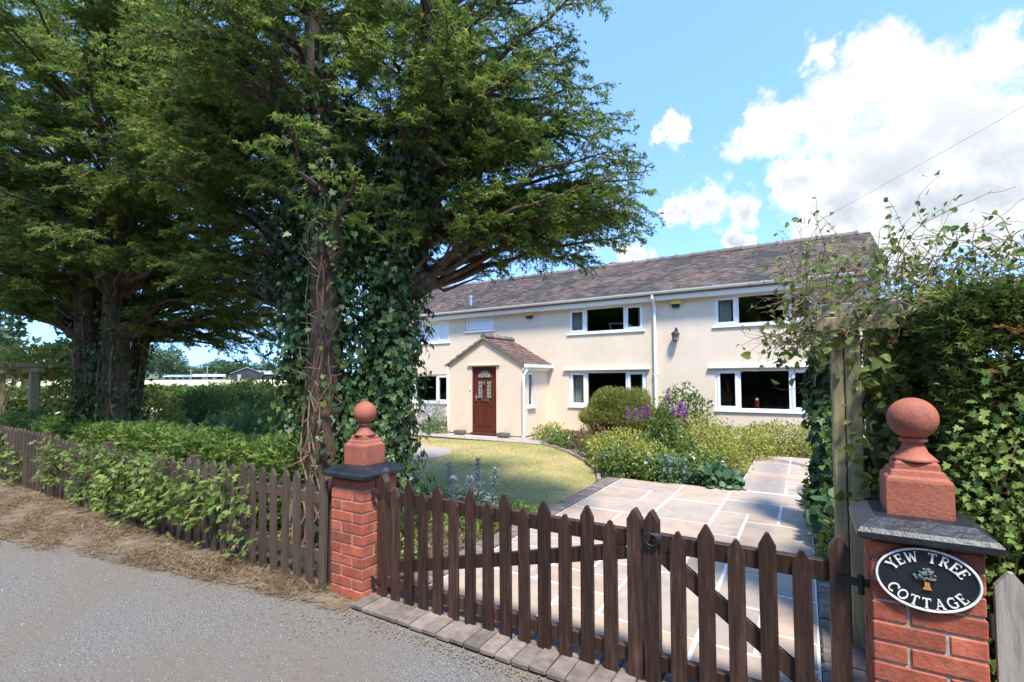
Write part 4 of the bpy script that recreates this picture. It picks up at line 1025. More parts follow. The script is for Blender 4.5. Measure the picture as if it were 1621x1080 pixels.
lp.rotation_euler = (R(90), 0, 0); lp.location = Vector((-.633, GY-.036, .742))-WORLD[gr]
build('latch_bar', MB().box(-.76, -.60, GY+.032, GY+.040, .725, .75, .003), M['black_iron'], gr)

# ------------------------------------------------------------------ picket fences
fence = empty('picket_fence', (-8, 2.33, 0), 'long weathered brown picket fence with creeper growing through, along the dry verge', 'fence')
x = -3.035; i = 0
while x > -13.2:
    dz = .80+.03*math.sin(x*1.1)+rnd.uniform(-.015, .015)-(.035 if -6.6 < x < -4.2 else 0)
    w_ = rnd.uniform(.062, .074)
    build('picket', picket(x, 2.305, 2.327, .005+rnd.uniform(-.01, .02), dz+(.04 if i == 0 else 0), w_, .05, rnd.uniform(-.022, .012)), M['fencewood'], fence)
    x -= .152+rnd.uniform(-.012, .012); i += 1
for z in (.18, .60): 
    for a in np.arange(-13.2, -3.1, 2.02):
        build('rail', MB().box(a+.004, min(a+2.016, -3.02), 2.3275, 2.362, z, z+.08, .004), M['fencewood'], fence)
for a in (-3.02, -5.05, -7.07, -9.1, -11.1): build('post', MB().box(a-.04, a+.04, 2.365, 2.445, 0, .80, .005), M['fencewood'], fence)
fence2 = empty('picket_fence', (1.3, 2.33, 0), 'short unpainted grey picket fence beside the pier with the plaque', 'fence')
for i in range(12):
    build('picket', picket(.590+i*.155, 2.305, 2.327, .02, .835+rnd.uniform(-.02,.02), .085, .05, rnd.uniform(-.01,.01)), M['greywood'], fence2)
for z in (.2, .6): build('rail', MB().box(.54, 2.4, 2.3275, 2.362, z, z+.08, .004), M['greywood'], fence2)

# ------------------------------------------------------------------ trees
def limb_curve(a, b, lift, n=7):
    a, b = np.array(a), np.array(b); m_ = (a+b)/2+np.array([0, 0, lift])
    t = np.linspace(0, 1, n)[:,None]
    p = (1-t)**2*a+2*t*(1-t)*m_+t*t*b
    return p+np.concatenate([[np.zeros(3)], rng.normal(size=(n-2,3))*.035, [np.zeros(3)]])
def yew(name, label, base, stems, ells, nlimb, zlow, spray_size, keep=None, nspray=15):
    t = empty(name, base, label, 'tree', 'yew trees behind the picket fence')
    sm = []
    for (sx, sy, r0, tx, ty, h) in stems:
        n = 12; pts = []; rad = []
        for k in range(n):
            f = k/(n-1); z = h*f
            pts.append((base[0]+sx+(tx-sx)*f+.05*math.sin(f*7+sx*9), base[1]+sy+(ty-sy)*f+.05*math.cos(f*6+sy*8), z-.05))
            rad.append(r0*(1.35-.35*min(1, f*9))*(1-f*.8))
        sm.append((np.array(pts), rad))
        mb = MB(); sides = 14; mb.tube(pts, rad, sides)
        for vi in range(len(mb.v)):                       # fluted yew bole
            k = vi % sides; ring = vi//sides; c_ = np.array(pts[ring]); v = np.array(mb.v[vi])
            mb.v[vi] = tuple(c_+(v-c_)*(1+.16*math.sin(k*2.7+ring*.25)+.1*math.sin(k*1.3+sx*20)))
        build('trunk', mb, M['bark'], t, smooth=True)
    # limbs and twigs
    tw = MB(); P = []; AX = []; NM = []
    vol = np.array([e[3]*e[4]*e[5]*e[6] for e in ells]); vol = vol/vol.sum()
    for li in range(nlimb):
        e = ells[rng.choice(len(ells), p=vol)]
        p, d = ell_points(e[:3], e[3:6], 1, .5); tgt = p[0]
        if tgt[2] < zlow or (keep is not None and not keep(tgt)): continue
        best = None
        for pts, rad in sm:
            k = np.argmin(np.linalg.norm(pts-np.array([tgt[0], tgt[1], tgt[2]-.35*math.hypot(tgt[0]-base[0], tgt[1]-base[1])]), axis=1))
            k = max(k, 4); dd = np.linalg.norm(pts[k]-tgt)
            if best is None or dd < best[0]: best = (dd, pts[k], rad[k])
        c_ = limb_curve(best[1], tgt, .18*best[0]*rng.uniform(.2, 1.2), 8)
        r0 = min(best[2]*.5, .018+.012*best[0])
        tw.tube(c_, list(np.linspace(r0, .006, 8)), 5, False)
        seg = np.diff(c_, axis=0); Ln = np.linalg.norm(seg, axis=1).sum()
        ntw = int(6+Ln*5)
        for q in range(ntw):
            f = rng.uniform(.38, 1.0) if q else 1.0; idx = min(int(f*7), 6); s = c_[idx]+(c_[idx+1]-c_[idx])*(f*7-idx)
            ld = unit(seg[idx]); sd = unit(np.cross(ld, [0,0,1])+1e-6)*rng.choice([-1, 1])
            dr = unit(ld*rng.uniform(.25, 1.1)+sd*rng.uniform(.1, 1.0)+np.array([0, 0, rng.uniform(-.35, .35)]))
            ln = rng.uniform(.22, .55)
            e1 = s+dr*ln*.5+np.array([0,0,.01]); e2 = s+dr*ln+np.array([0, 0, -.10*ln-.22*ln*ln])
            if keep is not None and not keep(e2): continue
            tw.tube([s, e1, e2], [.006, .004, .002], 3, False)
            ns = int(nspray*ln/.4)
            tt = rng.uniform(.12, 1.0, ns); pp = np.where((tt < .5)[:,None], s+(e1-s)*(tt/.5)[:,None], e1+(e2-e1)*((tt-.5)/.5)[:,None])
            side = unit(np.cross(dr, [0,0,1])+1e-6)
            sg = rng.choice([-1, 1], ns)[:,None]
            a = unit(dr*rng.uniform(.3, 1, (ns,1))+side*sg*rng.uniform(.3, 1.0, (ns,1))+np.array([0,0,-.45])*rng.uniform(.0, 1.3, (ns,1))+rng.normal(size=(ns,3))*.22)
            P.append(pp); AX.append(a); NM.append(np.array([.1,-.35,.55])+rng.normal(size=(ns,3))*.75)
    build('limbs', tw, M['bark'], t, kind='stuff')
    P, AX, NM = np.concatenate(P), np.concatenate(AX), np.concatenate(NM)
    n = len(P); print(name, 'sprays', n)
    V, F, T = scatter_mix(SPRIGS, P, AX, NM, spray_size*rng.uniform(.6, 1.3, n), np.clip(rng.beta(2, 2.6, n), 0, 1))
    np_mesh('crown', V, F, T, M['yew'], t, kind='stuff')
    return t, sm
def in_crown(p, ells, grow=1.1):
    return any(((p[0]-e[0])/(e[3]*grow))**2+((p[1]-e[1])/(e[4]*grow))**2+((p[2]-e[2])/(e[5]*grow))**2 < 1 for e in ells)
ELL1 = [(-3.9, 3.5, 5.0, 2.4, 2.0, 2.5, 1), (-2.3, 4.3, 3.5, 1.15, 1.0, 1.0, 1.5), (-2.75, 4.0, 5.0, 1.2, 1.4, 1.7, 1.3), (-5.9, 3.7, 4.0, 1.9, 1.6, 1.7, 1.0), (-3.6, 4.2, 3.4, 1.8, 1.1, .9, 1.2),
        (-1.62, 4.2, 3.2, .68, .6, .6, 6.0), (-4.6, 2.9, 5.2, 1.8, 1.2, 1.6, 1.6)]
def keep1(p):       # browsed and cut underside, crown limited to its lobes
    return p[2] > np.interp(p[0], [-7, -4.6, -3.5, -1.9], [2.25, 2.4, 2.75, 2.35])+rng.uniform(-.12, .12) and in_crown(p, ELL1)
tree1, sm1 = yew('yew_tree', 'ivy-clad old yew with several stems, beside the brick pier of the fence', (-3.72, 3.05, 0),
    [(-.70, .12, .14, -.95, .3, 6.2), (-.10, -.16, .17, -.25, -.1, 7.0), (.27, .22, .15, .55, .7, 6.4), (.10, .12, .15, .25, .9, 6.6)],
    ELL1,
    400, 2.25, .092, keep1, 24)
ELL2 = [(-9.5, 3.6, 4.6, 3.2, 2.6, 2.6, 1), (-8.9, 4.7, 3.0, 2.6, 1.5, 1.3, 1.6), (-11.5, 3.4, 3.9, 2.3, 2.2, 1.5, 1.1), (-7.3, 3.9, 4.6, 1.9, 1.6, 2.2, 1.2), (-8.6, 2.6, 5.2, 3.4, 1.6, 2.4, 1.2), (-11.5, 2.6, 5.4, 3.0, 2.0, 2.6, 1.1)]
def keep2(p):
    return p[2] > np.interp(p[0], [-15, -12, -10.5, -9, -7.8, -6], [2.95, 2.8, 2.5, 2.1, 1.8, 2.3])+rng.uniform(-.12, .12) and in_crown(p, ELL2)
tree2, sm2 = yew('yew_tree', 'broad dark yew with thick clustered stems, next along the picket fence after the ivy-clad one', (-9.55, 3.15, 0),
    [(-.48, .05, .17, -.8, .2, 6.0), (-.18, -.10, .19, -.3, -.3, 6.6), (.16, .12, .20, .35, .3, 6.8), (.44, -.02, .18, .75, -.1, 6.2), (.0, .3, .16, .0, .9, 6.2)],
    ELL2,
    450, 1.6, .115, keep2, 22)
# ivy on the first yew, with woody climbers
P = []; AX = []; NM = []
vn = MB()
for si, (pts, rad) in enumerate(sm1):
    n = (7600, 3800, 7000, 5200)[si]
    z = rng.power(1.25, n)*4.4; k = np.clip(z/(pts[-1][2])*11, 0, 10.99); i0 = k.astype(int); f = (k-i0)[:,None]
    c_ = pts[i0]*(1-f)+pts[i0+1]*f; rr = np.array(rad)[i0]
    th_ = rng.uniform(0, 2*math.pi, n)
    if si == 1:                                                   # its front is nearly bare
        th_ = rng.uniform(-.55, 1.1, n)*math.pi; 
        cut = (np.abs((th_+1.0)) > .55) | (z > 2.7) | (rng.random(n) < .12)
    else: cut = np.ones(n, bool)
    o_ = np.stack([np.cos(th_), np.sin(th_), np.zeros(n)], -1)
    off = rr*1.12+np.minimum(rng.gamma(1.7, .085, n), .34)*(.75 if si == 2 else 1.0)
    P.append((c_+o_*off[:,None]+np.stack([np.zeros(n)]*2+[z-c_[:,2]], -1))[cut]); NM.append((o_+np.array([0,0,.35])+rng.normal(size=(n,3))*.35)[cut])
    AX.append((np.array([0,0,-1.])+rng.normal(size=(n,3))*.45+o_*.25)[cut])
    for q in range(5 if si != 1 else 7):
        a0 = rng.uniform(0, 6.28) if si != 1 else -1.0+rng.uniform(-.8, .8); zz = np.linspace(0, rng.uniform(2, 4), 14); vv = []
        for z_ in zz:
            kk = min(z_/pts[-1][2]*11, 10.9); ii = int(kk); cc_ = pts[ii]*(1-kk+ii)+pts[ii+1]*(kk-ii); a0 += rng.normal()*.34
            r_ = rad[ii]*1.13+.012+abs(rng.normal())*.018
            vv.append((cc_[0]+r_*math.cos(a0), cc_[1]+r_*math.sin(a0), z_))
        vn.tube(vv, list(np.linspace(.009, .003, 14)), 5, False)
P, AX, NM = map(np.concatenate, (P, AX, NM)); n = len(P)
V, F, T = scatter(IVY[0], IVY[1], P, AX, NM, rng.uniform(.032, .075, n), rng.beta(2, 2.2, n))
np_mesh('ivy', V, F, T, M['ivy'], tree1, kind='stuff')
for q in range(26):                                               # dead twiggy climber sticking out of the bare stem
    z_ = rng.uniform(.7, 2.6); pts, rad = sm1[1]; kk = z_/pts[-1][2]*11; ii = int(kk); c_ = pts[ii]
    a = rng.uniform(-2.0, -.1); d = np.array([math.cos(a), math.sin(a), rng.uniform(-.5, .8)])
    s = np.array([c_[0], c_[1], z_])+d*rad[ii]; vn.tube([s, s+d*.10+rng.normal(size=3)*.03, s+d*.22+rng.normal(size=3)*.07], [.007, .005, .003], 4, False)
build('climber_stems', vn, M['vine'], tree1, kind='stuff')
vn = MB(); P = []
for si, (pts, rad) in enumerate(sm2):
    for q in range(3):
        a0 = rng.uniform(-3, 0); vv = []
        for z_ in np.linspace(0, rng.uniform(1.5, 3.2), 12):
            kk = min(z_/pts[-1][2]*11, 10.9); ii = int(kk); cc_ = pts[ii]*(1-kk+ii)+pts[ii+1]*(kk-ii); a0 += rng.normal()*.2; r_ = rad[ii]*1.15+.01
            vv.append((cc_[0]+r_*math.cos(a0), cc_[1]+r_*math.sin(a0), z_)); 
            for _ in range(26): P.append(np.array(vv[-1])+rng.normal(size=3)*.10)
        vn.tube(vv, .012, 5, False)
build('climber_stems', vn, M['vine'], tree2, kind='stuff')
P = np.array(P); P = P[(P[:,2] < 1.5) | (rng.random(len(P)) < .6)]; n = len(P)
V, F, T = scatter(IVY[0], IVY[1], P, np.array([0,0,-1.])+rng.normal(size=(n,3))*.5, rand_dir(n)+np.array([0,-.6,.2]), rng.uniform(.05, .085, n), rng.beta(2, 2, n))
np_mesh('ivy', V, F, T, M['ivy'], tree2, kind='stuff')

# ------------------------------------------------------------------ hedges and shrubs
def box_foliage(x0, x1, y0, y1, z1, n, size, tmpl, bulge=.08, faces='nwset', depth=.22, z0=.02):
    """leaf positions in a lumpy shell over a clipped box; north=+y south=-y west=-x east=+x top"""
    A = {'s': (x1-x0)*(z1-z0), 'n': (x1-x0)*(z1-z0), 'w': (y1-y0)*(z1-z0), 'e': (y1-y0)*(z1-z0), 't': (x1-x0)*(y1-y0)}
    tot = sum(A[f] for f in faces); P = []; D = []
    for f in faces:
        k = int(n*A[f]/tot); u, v = rng.uniform(0, 1, k), rng.uniform(0, 1, k); dp = rng.power(2.2, k)*depth-depth
        X = x0+(x1-x0)*u; Y = y0+(y1-y0)*(u if f in 'we' else v); Z = z0+(z1-z0)*v
        if f == 's': p = np.stack([X, np.full(k, y0), Z], -1); d = np.array([0,-1.,0])
        if f == 'n': p = np.stack([X, np.full(k, y1), Z], -1); d = np.array([0,1.,0])
        if f == 'w': p = np.stack([np.full(k, x0), Y, Z], -1); d = np.array([-1.,0,0])
        if f == 'e': p = np.stack([np.full(k, x1), Y, Z], -1); d = np.array([1.,0,0])
        if f == 't': p = np.stack([X, y0+(y1-y0)*v, np.full(k, z1)], -1); d = np.array([0,0,1.])
        lump = bulge*(np.sin(p[:,0]*3.1+p[:,2]*2.3)*np.sin(p[:,1]*3.7+p[:,2]*1.7+p[:,0])+.6*np.sin(p[:,0]*8+p[:,2]*6))
        P.append(p+d*(dp+lump)[:,None]); D.append(np.repeat(d[None], k, 0))
    P, D = np.concatenate(P), np.concatenate(D); k = len(P)
    ax = unit(D*.7+np.array([0,0,.35])+rng.normal(size=(k,3))*.55)
    return scatter_mix(SPRIGS if tmpl is SPRAY else [tmpl], P, ax, D*.5+np.array([0,0,.9])+rng.normal(size=(k,3))*.5, size*rng.uniform(.6, 1.3, k), rng.beta(2, 2.2, k))
def hedge(name, label, x0, x1, y0, y1, z1, n, size, mt, tmpl=SPRAY_LO, faces='nwset', core=.2, cat='hedge', group=None, bulge=.08, extra=None):
    t = empty(name, ((x0+x1)/2, (y0+y1)/2, 0), label, cat, group)
    parts = [box_foliage(x0, x1, y0, y1, z1, n, size, tmpl, bulge, faces)]
    if extra: parts += extra
    V, F, T = join(parts); np_mesh('foliage', V, F, T, mt, t, kind='stuff')
    tb = MB()
    for k in range(int((x1-x0)*7*max(1, (y1-y0)))+4):
        x_, y_ = rng.uniform(x0+.08, x1-.08), rng.uniform(y0+.08, y1-.08)
        p = [(x_, y_, 0)]; z = 0
        for _ in range(4): z += z1*.235; p.append((p[-1][0]+rng.normal()*.06, p[-1][1]+rng.normal()*.05, z))
        tb.tube(p, [.02, .016, .012, .008, .004], 4, False)
    build('stems', tb, M['twig'], t, kind='stuff')
    c_ = core; build('opaque_core', MB().box(x0+c_, x1-c_, y0+c_, y1-c_, .0, z1-c_, .05), M['dark_core'], t)  # solid dark core box closes off views through the leaves
    return t
M['dark_core'] = mat('hedge_dark_core', [(.35,(.018,.022,.010)),(.65,(.05,.045,.025))], .95, 14, 7, bump_scale=25, bump_str=1, bdist=.08)
hedge('yew_hedge', 'tall dark clipped yew hedge rising behind the pier with the plaque', .54, 4.2, 2.80, 4.3, 1.88, 56000, .085, M['yew_hedge'], SPRAY, 'wst', .28, bulge=.07)
hedge('low_hedge', 'low feathery green hedge just inside the long picket fence', -13.0, -4.0, 2.72, 3.2, .86, 34000, .10, M['hedge_lo'], SPRAY, 'nset', .15, bulge=.06)
hedge('added_hedgerow', 'unseen tall hedgerow added across the lane to darken the window reflections', -32, 24, -9.5, -7.2, 6.6, 26000, .5, M['deep'], SPRAY_LO, 'nt', .3, bulge=.35)  # hedgerow added out of view so the panes reflect something dark
# sprigs of the hedge and climbers pushing through and over the long fence
P = []
for (cx_, w_, za, zb, k) in ((-10.9,.45,.1,.85,420), (-9.9,.25,.05,.6,130), (-8.35,.35,.2,.75,240), (-7.3,.45,.15,.8,380), (-6.55,.35,.12,.72,360), (-6.0,.4,.05,.75,420), (-5.45,.35,.25,.8,300), (-5.0,.4,.2,.6,240), (-4.55,.3,.3,.78,180), (-4.1,.25,.1,.7,110)):
    k = int(k*.38); P.append(np.stack([cx_+rng.normal(size=k)*w_*.6, 2.30-np.abs(rng.normal(size=k))*.07, rng.uniform(za, zb, k)], -1))
P = np.concatenate(P); n = len(P)
a = scatter(SPRAY[0], SPRAY[1], P, np.array([0,-.7,-.1])+rng.normal(size=(n,3))*.6, np.array([0,-.3,1.])+rng.normal(size=(n,3))*.4, rng.uniform(.06, .12, n), rng.beta(2.4, 2, n))
k = 350; P2 = P[rng.integers(0, n, k)]+rng.normal(size=(k,3))*.05
b_ = scatter(LEAF[0], LEAF[1], P2, np.array([0,-.5,-.3])+rng.normal(size=(k,3))*.6, np.array([0,-.8,.7])+rng.normal(size=(k,3))*.4, rng.uniform(.05, .10, k), rng.uniform(.4, 1, k))
V, F, T = join([a, b_])
np_mesh('fence_creeper', V, F, T, M['hedge_lo'], label='green sprigs pushing out between the pickets of the long fence', cat='creeper', kind='stuff')

def mound(name, label, c, r, n, size, mt, tmpl=LEAF, cat='plant', group=None, up=.6, stems=8, flowers=None, inner=.35, core=False):
    """bushy plant: leaves through a lumpy half-dome on fanned stems; flowers = (n, size, material, zrange)"""
    t = empty(name, (c[0], c[1], 0), label, cat, group)
    P, D = ell_points((c[0], c[1], c[2]), r, n, inner, .02)
    k = len(P); ax = unit(D*.8+np.array([0,0,.2])+rng.normal(size=(k,3))*.6)
    V, F, T = scatter(tmpl[0], tmpl[1], P, ax, np.array([0,0,up])+D*.5+rng.normal(size=(k,3))*.4, size*rng.uniform(.6, 1.3, k), rng.beta(2, 2, k))
    np_mesh('foliage', V, F, T, mt, t, kind='stuff')
    tb = MB()
    for q in range(stems):
        a = rng.uniform(0, 6.28); rr = rng.uniform(.2, .75); e = (c[0]+r[0]*rr*math.cos(a), c[1]+r[1]*rr*math.sin(a), c[2]+r[2]*rng.uniform(.3, .8))
        tb.tube([(c[0]+.06*math.cos(a), c[1]+.06*math.sin(a), 0), (c[0]+(e[0]-c[0])*.45, c[1]+(e[1]-c[1])*.45, e[2]*.6), e], [.010, .007, .003], 4, False)
    build('stems', tb, M['twig'] if core else M['stem'], t, kind='stuff')
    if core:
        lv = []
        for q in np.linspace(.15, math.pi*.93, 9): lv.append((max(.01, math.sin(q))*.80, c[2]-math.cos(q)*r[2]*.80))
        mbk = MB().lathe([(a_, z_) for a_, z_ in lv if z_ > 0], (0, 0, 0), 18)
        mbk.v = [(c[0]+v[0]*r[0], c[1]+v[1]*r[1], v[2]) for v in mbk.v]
        build('opaque_core', mbk, M['dark_core'], t, smooth=True)  # solid dark core inside the leaf shell
    if flowers:
        for (fn, fs, fm, lo) in flowers:
            Pf, Df = ell_points((c[0], c[1], c[2]), np.array(r)*1.05, fn*3, .93, c[2]+r[2]*lo); Pf, Df = Pf[:fn], Df[:fn]; k = len(Pf)
            parts = []
            for pz in range(5):
                ang = pz*2*math.pi/5; nn = unit(Df+np.array([0,-.3,.5])); u_ = unit(np.cross(nn, rand_dir(k))); v_ = np.cross(nn, u_)
                parts.append(scatter(LEAF[0], LEAF[1], Pf, u_*math.cos(ang)+v_*math.sin(ang)+nn*.25, nn, fs*rng.uniform(.8, 1.2, k)*.6, rng.uniform(0, 1, k)))
            V, F, T = join(parts); np_mesh('blossom', V, F, T, fm, t, kind='stuff')
    return t
def spikes(name, label, pts, h, mt, group=None, leafm='green', fl=.45, cat='flower', lw=.05):
    """upright flower spikes: one thing, each spike a part"""
    t = empty(name, (pts[0][0], pts[0][1], 0), label, cat, group)
    for (x_, y_) in pts:
        hh = h*rng.uniform(.8, 1.1); tp = (x_+rng.normal()*.06, y_+rng.normal()*.05, hh)
        build('stem', MB().tube([(x_, y_, 0), ((x_+tp[0])/2+rng.normal()*.01, (y_+tp[1])/2, hh*.5), tp], [.008, .006, .003], 5, False), M['stem'], t)
        k = 90; f = rng.uniform(1-fl, 1, k); p = np.array([x_, y_, 0])+(np.array(tp)-np.array([x_, y_, 0]))*f[:,None]
        o_ = unit(rng.normal(size=(k,3))*np.array([1,1,.3])); wd = .012+.035*(1-f)/fl
        V, F, T = scatter(LEAF[0], LEAF[1], p+o_*wd[:,None]*.5, o_+np.array([0,0,.5]), np.array([0,0,1.])+o_*.3, rng.uniform(.6, 1.2, k)*lw, rng.uniform(0, 1, k))
        np_mesh('flower_spike', V, F, T, mt, t, kind='stuff')
        k = 40; f = rng.uniform(.05, 1-fl, k); p = np.array([x_, y_, 0])+(np.array(tp)-np.array([x_, y_, 0]))*f[:,None]; o_ = unit(rng.normal(size=(k,3))*np.array([1,1,.2]))
        V, F, T = scatter(NARROW[0], NARROW[1], p, o_+np.array([0,0,.6]), np.array([0,0,1.])-o_*.4, rng.uniform(.07, .13, k), rng.uniform(0, 1, k))
        np_mesh('leaves', V, F, T, M[leafm], t, kind='stuff')
    return t
# topiary and flower bed in front of the house
mound('topiary_bush', 'large rounded clipped evergreen bush in front of the lower middle window', (-3.72, 11.0, .60), (.95, .72, .62), 36000, .065, M['topiary'], SPRAY_LO, 'bush', core=True, inner=.75)
mound('rose_bush', 'tall airy rose bush against the cream wall beside the topiary bush', (-2.35, 11.3, .72), (.6, .4, .68), 1900, .085, M['green'], LEAF, 'bush', flowers=[(14, .08, M['white'], -.2)], stems=16, inner=.2)
spikes('toadflax', 'tall purple flower spikes against the rose bush', [(-2.42, 10.45), (-2.12, 10.5), (-2.5, 10.4), (-2.3, 10.4)], 1.14, M['purple'], fl=.3, lw=.075)
spikes('loosestrife', 'slender purple flower spikes in front of the topiary bush', [(-2.95, 9.6), (-2.86, 9.65), (-2.6, 9.6), (-3.05, 9.55), (-2.7, 9.7)], .93, M['purple'], fl=.26)
G1 = 'lime green mounds in the flower bed'
LM = ['lime green mound beside the log edging of the lawn', 'lime green mound at the front of the bed, between two cranesbill clumps', 'lime green mound beside the fennel plume, towards the house',
      'lime green mound at the inner bend of the narrow path', 'broad lime green mound under the lower right window', 'lime green mound at the wall beside the ivy column',
      'tall lime green mound between the toadflax and the lower right window', 'lime green mound in front of the loosestrife spikes', 'lime green mound at the end of the narrow path', 'small lime green mound beside the narrow path, near the round-leaved heuchera']
for i, (x_, y_, rx, rz, nn) in enumerate(((-2.75,8.0,.5,.42,1300), (-2.15,7.65,.5,.36,1300), (-1.45,9.3,.5,.46,1200), (-1.0,9.9,.5,.46,1100), (-.35,10.9,.6,.5,1200), (.2,11.1,.5,.45,900), (-1.75,10.4,.6,.55,1300), (-3.0,9.0,.5,.42,1100), (-.75,10.9,.45,.46,900), (-1.15,8.35,.36,.34,900))):
    mound('ladys_mantle', LM[i], (x_, y_, rz*.55), (rx*1.1, rx*.95, rz*.85), int(nn*1.9), .055, M['lime'], LEAF, 'plant', G1, stems=10, inner=.3)
LG = ['cranesbill clump with white flowers at the lawn corner of the stone path', 'low cranesbill clump with white flowers along the stone path edge', 'cranesbill clump with pale flowers beside the round-leaved heuchera',
      'cranesbill clump with pale flowers at the foot of the fennel plume', 'tall cranesbill clump behind the fennel, before the rose bush', 'small cranesbill clump against the log edging of the lawn']
for i, (x_, y_, rx, rz, nn) in enumerate(((-2.5,7.35,.42,.36,1200), (-1.95,7.3,.40,.30,1100), (-1.35,7.5,.4,.3,1100), (-1.85,8.4,.5,.44,1300), (-2.35,9.3,.5,.46,1200), (-3.35,8.7,.38,.32,900))):
    mound('cranesbill', LG[i], (x_, y_, rz*.5), (rx*1.05, rx*.9, rz*.8), int(nn*1.7), .058, M['green'], LEAF, 'plant', 'cranesbill clumps in the flower bed', stems=10, flowers=[(9, .055, M['white'], .2), (5, .05, M['blue'], .0)], inner=.3)
mound('delphinium', 'blue-flowered leafy clump at the path edge of the flower bed', (-1.68, 7.15, .13), (.26, .22, .26), 700, .06, M['blue_green'], LEAF, 'plant', flowers=[(16, .05, M['blue'], .1)], stems=8)
mound('fennel', 'feathery upright fennel plume rising in the middle of the flower bed', (-2.12, 8.6, .55), (.20, .20, .52), 2200, .10, M['green'], NARROW, 'plant', stems=9, inner=.1)
mound('heuchera', 'low round-leaved plant at the corner of bed and path', (-1.05, 7.2, .08), (.30, .24, .20), 420, .10, M['blue_green'], ROUND, 'plant', stems=8)
mound('spiraea', 'rust tinged low shrub in front of the topiary bush', (-3.9, 9.75, .22), (.5, .35, .3), 1200, .055, M['rust'], LEAF, 'plant', stems=10)
for x_, y_, ls in ((-5.45, 10.5, 'pale lime low plant at the patio end of the log edging'), (-4.95, 10.1, 'low green plant behind the log edging, before the topiary bush'), (-4.45, 9.75, 'low green plant beside the rust tinged shrub'), (-5.55, 11.2, 'pale lime low plant in the corner of porch and house wall')):
    mound('border_plant', ls, (x_, y_, .14), (.36, .3, .24), 700, .06, M['green'] if x_ > -5 else M['lime'], LEAF, 'plant', 'low plants between porch and topiary', stems=8, flowers=[(6, .05, M['white'], .2)])
mound('lavender_bush', 'silvery blue lavender bush under the lower left window', (-9.45, 10.9, .42), (.55, .45, .48), 2400, .085, M['silver'], NARROW, 'bush', stems=14, up=.2)
mound('border_shrub', 'dark green low shrub beside the lavender bush', (-8.85, 10.45, .18), (.42, .35, .26), 900, .06, M['green'], LEAF, 'plant', stems=8)
# bed between gate and lawn
for i, (x_, y_) in enumerate(((-3.3, 4.25), (-3.05, 4.15), (-2.95, 4.35), (-3.15, 4.45), (-3.5, 4.4))):
    spikes('lambs_ear', 'silver woolly flower spike standing behind the wide gate leaf', [(x_, y_)], .50+.04*i, M['silver'], 'silver spikes behind the gate', 'silver', .35, lw=.045)
x = np.concatenate([rng.uniform(-4.8, -2.6, 2600), rng.normal(-3.3, .5, 1500)]); y = np.concatenate([rng.uniform(3.95, 4.9, 2600), rng.normal(4.35, .22, 1500)])
ok = (x < -2.6) & (y > 2.7); x, y = x[ok], y[ok]
blades('border_weeds', x, y, np.full(len(x), .01), rng.uniform(.06, .20, len(x)), 1.6, M['weed'], 'tufts of fresh green grass along the near edge of the lawn', 'grass', wide=1.3)
n = 1500; x = rng.uniform(-4.5, -2.62, n); y = rng.uniform(2.6, 4.2, n)
V, F, T = scatter(LEAF[0], LEAF[1], np.stack([x, y, rng.uniform(.01, .04, n)], -1), rand_dir(n)*np.array([1,1,.3]), np.array([0,0,1.])+rand_dir(n)*.5, rng.uniform(.025, .06, n), rng.uniform(0, 1, n))
np_mesh('leaf_litter', V, F, T, M['rust'], label='brown leaf litter on the soil behind the wide gate leaf', cat='leaves', kind='stuff')
LW = ['small lime weed in the bare soil, in the middle of the bed behind the gate', 'small green weed beside the path blocks behind the gate', 'small lime weed in bare soil towards the ivy-clad yew', 'small green weed right behind the gate by the fence pier', 'small lime weed at the lawn edge towards the ivy-clad yew', 'small green weed at the lawn corner by the path blocks']
for i, (x_, y_) in enumerate(((-3.0, 3.2), (-2.85, 3.75), (-3.35, 3.5), (-2.75, 2.95), (-3.6, 4.0), (-2.72, 4.6))):
    mound('weed_clump', LW[i], (x_, y_, .06), (.14, .14, .13), 130, .055, M['green'] if i % 2 else M['lime'], LEAF, 'plant', 'weeds behind the gate', stems=5)
# right of the path
for (x_, y_, r_, s_, lr) in ((.27, 5.75, .28, .11, 'round-leaved green plant at the foot of the ivy column'), (.30, 5.2, .26, .12, 'large round-leaved plant by the path, before the ivy column'), (.28, 6.4, .25, .09, 'small round-leaved plant by the path, behind the ivy column')):
    mound('round_leaved_plant', lr, (x_, y_, .18), (r_, r_*1.1, .28), 330, s_, M['blue_green'], ROUND, 'plant', 'round-leaved plants by the path', stems=10)
mound('yellow_plant', 'small yellow green plant at the foot of the pale timber post', (.20, 4.75, .12), (.16, .2, .22), 500, .05, M['lime'], LEAF, 'plant', stems=8)
mound('white_flowered_plant', 'white flowered plant beside the far end of the path', (.26, 7.3, .3), (.24, .5, .34), 1000, .055, M['green'], LEAF, 'plant', stems=12, flowers=[(34, .075, M['white'], -.3)])
